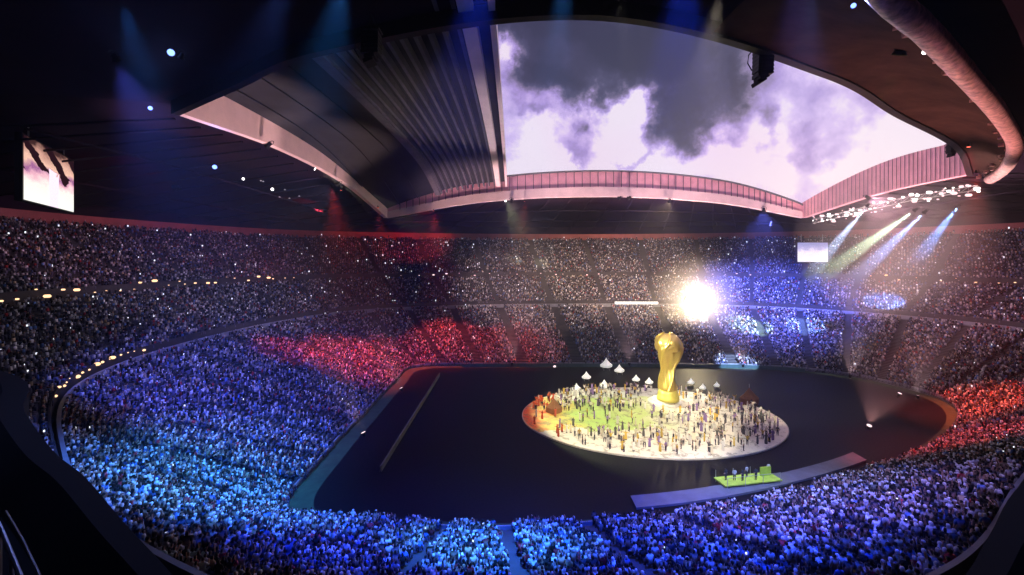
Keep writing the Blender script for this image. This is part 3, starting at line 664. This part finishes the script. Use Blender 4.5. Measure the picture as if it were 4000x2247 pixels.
def objcol(name, fallback=None):
    m = bpy.data.materials.new(name); m.use_nodes = True; nt = m.node_tree; nt.nodes.clear(); q = NB(nt)
    p = q.n('ShaderNodeBsdfPrincipled'); o = q.n('ShaderNodeOutputMaterial'); nt.links.new(p.outputs[0], o.inputs[0])
    oi = q.n('ShaderNodeObjectInfo'); co = q.n('ShaderNodeTexCoord').outputs['Object']
    k = q.mix(q.m('MULTIPLY', q.noise(co, 9, 3), .5), oi.outputs['Color'], (.02,.02,.03,1)); nt.links.new(k, p.inputs['Base Color']); p.inputs['Roughness'].default_value = .85
    return m
PM = [objcol('shirt_cloth'), mat('trouser_cloth', (.03,.03,.05), .9), mat('skin', (.42,.25,.17), .6, var=.15), mat('hair', (.02,.015,.012), .7)]
def human(pose, sub=1):
    """faces +y; origin at the feet (standing) or under the seat (sitting)"""
    if pose.startswith('sit'):
        hz = .50; J = {'pelvis':((0,0,hz),(.16,.13)),'waist':((0,-.02,hz+.22),(.15,.11)),'chest':((0,-.01,hz+.42),(.19,.13)),'neck':((0,0,hz+.60),.06),'head':((0,.03,hz+.72),(.085,.10)),'crown':((0,.03,hz+.84),(.07,.08))}
        for s, n in ((-1,'l'),(1,'r')):
            J['hip'+n] = ((s*.10,.05,hz-.01),.10); J['knee'+n] = ((s*.13,.45,hz+.0),.065); J['ankle'+n] = ((s*.13,.42,.10),.045); J['toe'+n] = ((s*.14,.58,.04),.04)
            J['sho'+n] = ((s*.20,0,hz+.50),.075)
            if pose == 'sit_up' : el, ha = (s*.30,.05,hz+.75), (s*.22,.12,hz+1.02)
            elif pose == 'sit_phone': el, ha = (s*.26,.14,hz+.32), (s*.12,.40,hz+.55)
            elif pose == 'sit_one' and s > 0: el, ha = (s*.28,.08,hz+.72), (s*.20,.10,hz+1.0)
            else: el, ha = (s*.27,.0,hz+.24), (s*.16,.28,hz+.10)
            J['elb'+n] = (el,.05); J['hand'+n] = (ha,.035)
    else:
        hz = .92; robe = pose.startswith('robe')
        J = {'pelvis':((0,0,hz),(.17,.13)),'waist':((0,0,hz+.2),(.15,.11)),'chest':((0,0,hz+.40),(.19,.13)),'neck':((0,0,hz+.58),.06),'head':((0,.02,hz+.69),(.085,.10)),'crown':((0,.02,hz+.81),(.07,.08))}
        for s, n in ((-1,'l'),(1,'r')):
            w = .17 if 'step' in pose else .10
            J['hip'+n] = ((s*.09,0,hz-.08),.10 if not robe else .13); J['knee'+n] = ((s*w,.04*s*(1 if 'step' in pose else 0)+.02,.50),.07 if not robe else .14); J['ankle'+n] = ((s*w,-.02,.09),.045 if not robe else .14); J['toe'+n] = ((s*w*1.1,.14,.04),.04)
            J['sho'+n] = ((s*.20,0,hz+.48),.075)
            if pose.endswith('up'): el, ha = (s*.36,.03,hz+.66), (s*.36,.06,hz+.94)
            elif pose.endswith('wide'): el, ha = (s*.46,.05,hz+.42), (s*.72,.10,hz+.50)
            else: el, ha = (s*.27,.0,hz+.20), (s*.25,.10,hz-.04)
            J['elb'+n] = (el,.05); J['hand'+n] = (ha,.035)
    E = [('pelvis','waist'),('waist','chest'),('chest','neck'),('neck','head'),('head','crown')]
    P = {('neck','head'):2,('head','crown'):2}
    for n in 'lr':
        E += [('pelvis','hip'+n),('hip'+n,'knee'+n),('knee'+n,'ankle'+n),('ankle'+n,'toe'+n),('chest','sho'+n),('sho'+n,'elb'+n),('elb'+n,'hand'+n)]
        lg = 0 if pose.startswith('robe') else 1
        P[('pelvis','hip'+n)] = lg; P[('hip'+n,'knee'+n)] = lg; P[('knee'+n,'ankle'+n)] = lg; P[('ankle'+n,'toe'+n)] = 1; P[('elb'+n,'hand'+n)] = 2 if not pose.startswith('robe') else 0
    return skin_person(J, E, 'person', P, PM, sub)
POSES = {p: human(p) for p in ('sit','sit_up','sit_phone','sit_one','stand','stand_up','stand_step_wide','robe','robe_wide')}
def person(pose, loc, yaw, col, label, group, sc=1.0):
    o = bpy.data.objects.new('person', POSES[pose]); C.objects.link(o); o.location = loc; o.rotation_euler.z = yaw
    o.color = (*col, 1); o.scale = (sc, sc, sc); tag(o, label, 'person', group); return o
CLO = [((.78,.78,.80),'white'),((.55,.56,.60),'pale grey'),((.05,.06,.10),'dark navy'),((.02,.02,.02),'black'),((.45,.05,.06),'maroon'),((.12,.25,.60),'blue'),((.65,.50,.30),'tan')]
WTS = np.array([.24,.15,.20,.19,.06,.10,.06])
# seats for every tier
def seats(T, key):
    idx = np.array(tier_idx(T)); n = T['n']; res = []
    sp = {'lower':.62,'middle':.72,'upper':.82}[key]
    for k in range(n):
        t = (k+.5)/n; Cv = (T['a']+(T['b']-T['a'])*t)[idx]; inw = (T['a']-T['b'])[idx]; pr = PAR[idx]
        d = np.r_[0, np.cumsum(np.linalg.norm(np.diff(Cv, axis=0), axis=1))]
        s = np.arange(0, d[-1], sp)+rng.uniform(0, .2)
        x = np.interp(s, d, Cv[:,0]); y = np.interp(s, d, Cv[:,1])
        ix = np.interp(s, d, inw[:,0]); iy = np.interp(s, d, inw[:,1])
        un = np.arange(len(idx))/NL*16+T['rng'][0]; par = np.interp(s, d, un)
        fr = (par*2.5) % 1; aisle = fr < (.9*sp/ (d[-1]/((T['rng'][1]-T['rng'][0])*2.5)))*(3.6 if key == "lower" else 2.2)
        z = T['z0']+(T['z1']-T['z0'])*k/n
        keep = ~aisle
        vom = (np.abs(((par*1.25) % 1)-.5) < .018) & (abs(k-n*.55) < 2.5)       # vomitory mouths
        keep &= ~vom
        r = np.stack([x, y, np.full_like(x, z), np.arctan2(-ix, iy), par, np.full_like(x, k)], 1)[keep]
        res.append(r)
    return np.concatenate(res)
allp = []
for ti, (key, T) in enumerate(TIERS.items()):
    r = seats(T, key); px = 512+F*r[:,0]/np.maximum(r[:,1], .1); py = HY-(r[:,2]+.9-EYE)*F/np.maximum(r[:,1], .1)
    vis = (r[:,1] > 14) & (px > -130) & (px < 1150) & (py < 700)
    r = r[vis]; occ = rng.random(len(r)) < {'lower':.87,'middle':.84,'upper':.78}[key]
    r = r[occ]; allp.append(np.c_[r, np.full(len(r), ti)])
P = np.concatenate(allp)
P[:, 0:2] += rng.normal(0, .05, (len(P), 2)); P[:, 3] += rng.normal(0, .25, len(P))
ci = rng.choice(len(CLO), len(P), p=WTS/WTS.sum())
px = 512+F*P[:,0]/P[:,1]; py = HY-(P[:,2]+.9-EYE)*F/P[:,1]
inv = (px > 3) & (px < 1021) & (py > 200) & (py < 574)
# seats behind the dark balcony edge are not seen
bex = np.array([512+F*p.x/p.y for p in be]); bey = np.array([HY+F*(EYE-26)/p.y for p in be])
lx = np.interp(px, bex, bey); inv &= (py < lx-4)
dist = np.where(inv, np.sqrt(P[:,0]**2+P[:,1]**2), 1e9); order = np.argsort(dist)[:170]
NUM = 'one two three four five six seven eight nine ten eleven twelve thirteen fourteen fifteen sixteen seventeen eighteen nineteen twenty twenty-one twenty-two twenty-three twenty-four twenty-five twenty-six twenty-seven twenty-eight twenty-nine thirty thirty-one thirty-two thirty-three thirty-four thirty-five thirty-six thirty-seven thirty-eight thirty-nine forty forty-one forty-two forty-three forty-four'.split()
near = np.zeros(len(P), bool); near[order] = True
for i in order:
    x, y, z, yaw, par, k, ti = P[i]; c, cn = CLO[ci[i]]; rr = random.random()
    pose = 'sit' if rr < .6 else 'sit_phone' if rr < .75 else 'sit_one' if rr < .86 else 'sit_up'
    zn = ('farthest left','left','centre left','nearly central, left side','central','nearly central, right side','centre right','right','farthest right')[min(8, int(px[i]/1024*9))]
    pd = {'sit':'hands on lap','sit_phone':'hands raised in front','sit_one':'one arm raised','sit_up':'both arms raised'}[pose]
    person(pose, (x, y, z), yaw, tuple(min(1, q*random.uniform(.8,1.1)) for q in c), '%s-topped spectator, %s, row %s from the pitch, %s' % (cn, pd, NUM[int(k)], zn), 'spectators in the near blue-lit rows')
# the rest of the crowd: one mesh of simple seated figures with clothing colours
def crowd(P, ci):
    N = len(P)
    def boxv(cx, cy, cz, dx, dy, dz, tp=1.0):
        v = []
        for z in (-1,1):
            k = tp if z > 0 else 1
            for x_, y_ in ((-1,-1),(1,-1),(1,1),(-1,1)): v.append((cx+x_*dx/2*k, cy+y_*dy/2*k, cz+z*dz/2))
        return v
    base = boxv(0,0,.74,.40,.22,.58,.84)+boxv(0,.25,.50,.36,.46,.17)+boxv(0,.46,.24,.30,.13,.46)
    hd = [(0,.03,1.06),(.1,.03,1.17),(0,.15,1.17),(-.1,.03,1.17),(0,-.09,1.17),(0,.03,1.31)]
    V = np.array(base+hd); nb = 24
    bf = [(3,2,1,0),(4,5,6,7),(0,1,5,4),(1,2,6,5),(2,3,7,6),(3,0,4,7)]
    Fq = [tuple(j+8*b_ for j in q) for b_ in range(3) for q in (bf if b_ == 0 else bf[1:])]
    Ft = [(24+a, 24+b_, 24+c_) for a, b_, c_ in ((0,2,1),(0,3,2),(0,4,3),(0,1,4),(5,1,2),(5,2,3),(5,3,4),(5,4,1))]
    nv = len(V); sc = rng.uniform(.88, 1.12, N)
    st = rng.random(N) < .12
    ca, sa = np.cos(P[:,3]), np.sin(P[:,3])
    VV = np.repeat(V[None], N, 0)*sc[:, None, None]
    VV[:, :8, 0] += 0; VV[:, 24:, 1] += rng.normal(0, .04, N)[:, None]; VV[:, 24:, 0] += rng.normal(0, .03, N)[:, None]
    VV[st, :, 2] += .35
    X = VV[:,:,0]*ca[:,None]-VV[:,:,1]*sa[:,None]+P[:,0:1]; Y = VV[:,:,0]*sa[:,None]+VV[:,:,1]*ca[:,None]+P[:,1:2]; Z = VV[:,:,2]+P[:,2:3]
    co = np.stack([X,Y,Z], 2).reshape(-1, 3).astype(np.float32)
    lq = np.array(Fq).reshape(-1); lt = np.array(Ft).reshape(-1)
    loops = (np.concatenate([lq, lt])[None]+np.arange(N)[:,None]*nv).reshape(-1).astype(np.int32)
    sizes = np.tile(np.r_[np.full(len(Fq), 4), np.full(len(Ft), 3)], N); starts = np.r_[0, np.cumsum(sizes)[:-1]].astype(np.int32)
    me = bpy.data.meshes.new('crowd'); me.vertices.add(len(co)); me.vertices.foreach_set('co', co.reshape(-1))
    me.loops.add(len(loops)); me.loops.foreach_set('vertex_index', loops)
    me.polygons.add(len(sizes)); me.polygons.foreach_set('loop_start', starts); me.polygons.foreach_set('loop_total', sizes.astype(np.int32))
    me.update(calc_edges=True)
    cl_ = np.array([c for c, _ in CLO])[ci]*(.12+.88*rng.random((N,1))**1.6)*.85; skin = np.array([.42,.26,.18])*rng.uniform(.5,1.3,(N,1)); leg = np.array([.05,.05,.08])*rng.uniform(.4,3,(N,1))
    wh = rng.random(N) < .25; skin[wh] = [.7,.7,.7]     # white headscarves
    hr_ = rng.random(N) < .45; skin[hr_] *= .12
    colr = np.concatenate([np.repeat(cl_[:,None], 8, 1), np.repeat(leg[:,None], 16, 1), np.repeat(skin[:,None], 6, 1)], 1).reshape(-1, 3)
    at_ = me.color_attributes.new('cloth', 'FLOAT_COLOR', 'POINT'); at_.data.foreach_set('color', np.c_[np.clip(colr,0,1), np.ones(len(colr))].astype(np.float32).reshape(-1))
    m_ = bpy.data.materials.new('crowd_clothes'); m_.use_nodes = True; q = NB(m_.node_tree); bs = m_.node_tree.nodes['Principled BSDF']
    a_ = q.n('ShaderNodeVertexColor'); a_.layer_name = 'cloth'; q.L.new(a_.outputs[0], bs.inputs['Base Color']); bs.inputs['Roughness'].default_value = .85; bs.inputs['Specular IOR Level'].default_value = .15
    me.materials.append(m_); o = bpy.data.objects.new('crowd', me); C.objects.link(o)
    return tag(o, 'packed seated crowd filling every tier of the stadium', 'crowd', None, 'stuff')
def crowd_close(P, ci, far_obj):
    protos = []
    for p_ in ('sit','sit','sit_phone','sit_one','sit_up','stand'):
        me = human(p_, 0); V = np.zeros(len(me.vertices)*3); me.vertices.foreach_get('co', V); V = V.reshape(-1, 3)
        if p_ == 'stand': V = V*.97+np.array([0,.1,0])
        fs = [list(f.vertices) for f in me.polygons]; mi = np.zeros(len(V), int)
        for f in me.polygons:
            for i_ in f.vertices: mi[i_] = f.material_index
        protos.append((V, fs, mi))
    vs, cs, lp, sz = [], [], [], []; base = 0; N = len(P); pk = rng.choice(6, N, p=[.4,.2,.12,.1,.08,.10])
    for k in range(N):
        V, fs, mi = protos[pk[k]]; a = P[k,3]; sc = rng.uniform(.94, 1.1); ca, sa = math.cos(a), math.sin(a)
        X = V*sc; vs.append(np.c_[X[:,0]*ca-X[:,1]*sa+P[k,0], X[:,0]*sa+X[:,1]*ca+P[k,1], X[:,2]+P[k,2]])
        top = np.array(CLO[ci[k]][0])*(.12+.88*rng.random()**1.3); sk = np.array([.42,.26,.18])*rng.uniform(.4,1.2); hair = np.array([.02,.016,.012]) if rng.random() < .7 else np.array([.65,.65,.66])
        pal = np.array([top, np.array([.04,.04,.07])*rng.uniform(.4,2.5), sk, hair]); cs.append(pal[mi])
        for f in fs: lp.extend([i_+base for i_ in f]); sz.append(len(f))
        base += len(V)
    co = np.concatenate(vs).astype(np.float32); me = bpy.data.meshes.new('crowd_near'); me.vertices.add(len(co)); me.vertices.foreach_set('co', co.reshape(-1))
    me.loops.add(len(lp)); me.loops.foreach_set('vertex_index', np.array(lp, np.int32)); me.polygons.add(len(sz)); sz = np.array(sz, np.int32)
    me.polygons.foreach_set('loop_start', np.r_[0, np.cumsum(sz)[:-1]].astype(np.int32)); me.polygons.foreach_set('loop_total', sz); me.polygons.foreach_set('use_smooth', np.ones(len(sz), bool)); me.update(calc_edges=True)
    at_ = me.color_attributes.new('cloth', 'FLOAT_COLOR', 'POINT'); cc = np.concatenate(cs); at_.data.foreach_set('color', np.c_[np.clip(cc,0,1), np.ones(len(cc))].astype(np.float32).reshape(-1))
    me.materials.append(bpy.data.materials['crowd_clothes']); bm = bmesh.new(); bm.from_mesh(far_obj.data); bm.from_mesh(me); bm.to_mesh(far_obj.data); bm.free(); bpy.data.meshes.remove(me)
CLOSE = (P[:,6] == 0) & (np.hypot(P[:,0], P[:,1]) < 82) & ~near
fo = crowd(P[~near & ~CLOSE], ci[~near & ~CLOSE]); print('close', CLOSE.sum()); crowd_close(P[CLOSE], ci[CLOSE], fo); print('crowd', len(P))
# phone screens held up in the crowd
sel = rng.random(len(P)) < np.where(P[:,6] == 0, .012, .03); Q = P[sel & ~near]; m = MB()
for q in Q:
    d = math.hypot(q[0], q[1]); s = .04+.0012*d*random.random()
    R = Matrix.Rotation(q[3]+random.uniform(-.6,.6), 3, 'Z'); m.box(Vector((q[0],q[1],q[2]+1.35)), (s*1.5, .03, s*2), R)
o = m.build('phone_lights', E_phone); tag(o, 'scattered points of phone light glowing among the crowd', 'phone lights', None, 'stuff')
# ------------------------------------------------------------------ performers on the stage
pc = [((.80,.78,.72),'white'),((.75,.70,.55),'cream'),((.55,.10,.04),'red'),((.65,.45,.08),'yellow'),((.10,.10,.10),'black'),((.30,.20,.45),'violet')]
pl = []; tries = 0
while len(pl) < 122 and tries < 9000:
    tries += 1; a = random.uniform(0, 2*PI); r = math.sqrt(random.random())*.95; x, y = r*SA*math.cos(a), r*SB*math.sin(a)
    if math.hypot(x-5.5, y-8) < 6.3 or (x < 4 and -9 < y < 2 and random.random() < .85): continue
    if any((x-p[0])**2+(y-p[1])**2 < .8 for p in pl): continue
    pl.append((x, y))
for x, y in pl:
    red = x < -SA*.72; c, cn = pc[2] if (red and random.random() < .7) else random.choice([pc[0],pc[0],pc[0],pc[1],pc[3],pc[4],pc[5],pc[0]])
    pose = random.choice(['robe','robe','robe_wide','stand_up','stand','stand_step_wide'])
    pd = {'robe':'standing in long robe','robe_wide':'in long robe with arms spread','stand_up':'with both arms up','stand':'standing','stand_step_wide':'dancing with arms spread'}[pose]
    sd_ = ('back' if y > 9 else 'middle' if y > 0 else 'front-middle' if y > -9 else 'front')+' '+('left edge' if x < -17 else 'left' if x < -8 else 'centre' if x < 2 else 'right of centre' if x < 11 else 'right' if x < 19 else 'right edge')
    person(pose, (SC.x+x, SC.y+y, SH), random.uniform(0, 6.28), c, 'performer in %s %s, %s of the stage' % (cn, pd, sd_), 'performers on the round stage', random.uniform(1.0,1.15))
def troupe(N):
    out_v = []; out_f = []; cols = []; base = 0
    for k in range(N):
        a = random.uniform(0, 2*PI); r = math.sqrt(random.random())*.95; x, y = r*SA*math.cos(a), r*SB*math.sin(a)
        if math.hypot(x-5.5, y-8) < 5.5 or (x < 2 and -9 < y < 2 and random.random() < .8) or any((x-p[0])**2+(y-p[1])**2 < .5 for p in pl): continue
        me = POSES[random.choice(['robe','robe_wide','stand','stand_up'])]; c = Vector(random.choice([pc[0],pc[0],pc[1],pc[4],pc[5],pc[3]])[0]) if x > -18 else Vector(pc[2][0])
        R = Matrix.Rotation(random.random()*6.28, 3, 'Z'); sk = {0:c,1:Vector((.03,.03,.05)),2:Vector((.42,.25,.17)),3:Vector((.02,.015,.012))}
        vc = [c]*len(me.vertices)
        for f in me.polygons:
            out_f.append([base+i_ for i_ in f.vertices])
            for i_ in f.vertices: vc[i_] = sk[f.material_index]
        out_v += [tuple(R @ v_.co+Vector((SC.x+x, SC.y+y, SH))) for v_ in me.vertices]; cols += [(*q_, 1) for q_ in vc]; base += len(me.vertices)
    me = bpy.data.meshes.new('troupe'); me.from_pydata(out_v, [], out_f); a_ = me.color_attributes.new('cloth', 'FLOAT_COLOR', 'POINT')
    a_.data.foreach_set('color', np.array(cols, np.float32).reshape(-1)); me.materials.append(bpy.data.materials['crowd_clothes'])
    o = bpy.data.objects.new('troupe', me); C.objects.link(o); tag(o, 'many further performers scattered over the round stage', 'performers', None, 'stuff')
troupe(520)
# ---
# tents on the stage
def tent(p, s, mt, label, nm='tent', pole=True):
    r = empty(nm, p, label, 'tent'); m = MB(); m.lathe([(1.9*s,0),(1.95*s,1.3*s),(1.2*s,2.0*s),(.4*s,3.0*s),(.05*s,3.5*s)], seg=8, fn=lambda t, z: 1+.08*math.cos(4*t)); m.build('canopy', mt, r)
    m = MB(); m.tube([(0,0,3.3*s),(0,0,4.3*s)], .06*s, 5); m.build('pole', M['steel'], r)
tent(D(1885,1000,102)*1+Vector((0,0,0)), 1.0, M['tent'], 'brown peaked tent at the right rear of the stage')
for o in [o for o in C.objects if o.name == 'tent']: o.location.z = SH
t2 = Vector((SC.x-SA*.74, SC.y+2, SH)); tent(t2, .8, M['tent'], 'brown peaked tent at the left end of the stage among red performers')
# white props behind the stage; canopy cloth glows by itself to look lit
E_prop = mat('glowing_white_prop', (.8,.8,.76), .6, emit=(1,1,.9), es=.5)
WP = [(1525,922,1.0,'white lit tent, largest of the ones behind the stage'),(1450,978,.6,'white lit tent leftmost behind the stage'),(1475,950,.7,'white lit tent second from the left behind the stage'),(1558,934,.8,'white lit tent just right of the largest one'),(1520,972,.7,'small white tent just in front of the largest one'),(1600,955,.6,'small white tent halfway to the trophy'),(1633,962,.6,'small white tent nearest the trophy on its left'),(1738,962,.55,'small white tent just right of the trophy'),(1768,975,.5,'amber-white tent second right of the trophy'),(1803,968,.45,'white tent farthest right behind the stage')]
for dx, dy, s, lb in WP:
    py_ = dy*.39752+3; Y = min(134, 32*F/(py_-HY)); p = at(dx*.39752, py_, Y); p.z = 0.02
    r = empty('tent', p, lb, 'tent', 'white lit tents behind the stage')
    m = MB(); m.lathe([(1.5*s,.9*s),(1.6*s,1.5*s),(.9*s,2.1*s),(.35*s,2.8*s),(.06*s,3.4*s)], seg=8, fn=lambda t, z: 1+.1*math.cos(4*t)); m.build('canopy', E_prop, r)
    m = MB()
    for a_ in range(4): m.tube([(1.2*s*math.cos(a_*PI/2+.78),1.2*s*math.sin(a_*PI/2+.78),0),(1.2*s*math.cos(a_*PI/2+.78),1.2*s*math.sin(a_*PI/2+.78),1.4*s)], .08*s, 5)
    m.build('pole', M['steel'], r)
# near touchline platform with crew
pp = Vector((51, 74.5, 0)); r = empty('camera_platform', (33.5,66.6,0), 'lime-lit platform with crew on the near touchline', 'platform')
m = MB(); m.box((0,0,.6), (9,2.6,.15)); m.box((3.1,.3,1.3), (1.7,.2,1.3)); m.build('deck', M['green'], r)
m = MB()
for x in (-4.2,-1.4,1.4,4.2):
    for y in (-1.3,1.3): m.tube([(x,y,0),(x,y,.6)], .06, 5); m.tube([(x,y,.6),(x,y,1.7)], .04, 5)
m.tube([(-4.2,-1.3,1.7),(4.2,-1.3,1.7)], .04, 5); m.build('scaffold', M['steel'], r); r.rotation_euler.z = .2
for k, x in enumerate((-3.4,-2.2,-1.1,0,.9,3.6)):
    person('stand', (33.5+x, 66.6+x*.2+random.uniform(-.8,.5), .68), random.uniform(-.6,.6), (.7,.7,.7) if k % 2 else (.04,.04,.05), 'crew member in %s top standing on the lime-lit platform' % ('pale grey' if k % 2 else 'black'), 'crew in %s tops on the lime-lit platform' % ('pale grey' if k % 2 else 'black'))
# low boards beside the pitch: dim strip on the left, pale strip on the near right
def board(pts, h, mt, label, nm='pitch_board'):
    m = MB(); c = Vector(pts[0]); N_ = len(pts)
    a = [Vector(p)-c for p in pts]; o2 = []
    for k in range(N_):
        t = (a[min(k+1,N_-1)]-a[max(k-1,0)]).normalized(); o2.append(a[k]+Vector((-t.y,t.x,0))*.25)
    m.grid([a, [p+Vector((0,0,h)) for p in a], [p+Vector((0,0,h)) for p in o2], o2]); o = m.build(nm, mt, None, loc=c); return tag(o, label, 'pitch board')
board([(-19.5,70+i*3,.02) for i in range(20)], .9, mat('olive_board', (.10,.11,.06), .5, var=.5, scale=.4), 'long dim olive board along the left side of the floor')
def inpt(par, f):
    k = int((par % 16)/16*NL); return (34+(LI[k][0]-34)*f, 96+(LI[k][1]-96)*f, .02)
wi = [int(p_/16*NL) for p_ in np.linspace(9.75, 11.35, 60)]; WA = outward(LL, LI, 3.2); WB = outward(LL, LI, 6.2)
m = MB(); m.grid([[Vector((WA[k][0], WA[k][1], .02)) for k in wi],[Vector((WA[k][0], WA[k][1], .3)) for k in wi],[Vector((WB[k][0], WB[k][1], .3)) for k in wi],[Vector((WB[k][0], WB[k][1], .02)) for k in wi]])
tag(m.build('path', mat('pale_walkway', (.13,.14,.17), .6, scale=.5)), kind='structure')
lamp('spotlight', (22,34,52.5), (34,62,0), (.25,.38,1), 170*KW, 34, 'spotlight under the near roof lighting the pale walkway blue', 'blue wash spotlights under the near roof', E_blue, .6, 1.0)
board([inpt(p_, .965) for p_ in np.linspace(2.6, 5.6, 40)], 1.0, mat('teal_board', (.05,.10,.11), .5), 'dark teal board along the far touchline behind the stage')
# ------------------------------------------------------------------ haze
HAZE = 0.00032
def haze():
    m = MB(); m.box((20, 90, 33), (460, 330, 72)); o = m.build('haze', None); me = o.data; me.materials.clear()
    mt = bpy.data.materials.new('haze'); mt.use_nodes = True; nt = mt.node_tree; nt.nodes.clear(); q = NB(nt)
    v_ = q.n('ShaderNodeVolumePrincipled'); v_.inputs['Density'].default_value = HAZE; v_.inputs['Color'].default_value = (.9,.9,1,1); v_.inputs['Anisotropy'].default_value = .3
    o_ = q.n('ShaderNodeOutputMaterial'); nt.links.new(v_.outputs[0], o_.inputs['Volume']); me.materials.append(mt)
    return tag(o, None, None, None, 'stuff')
if HAZE: haze()
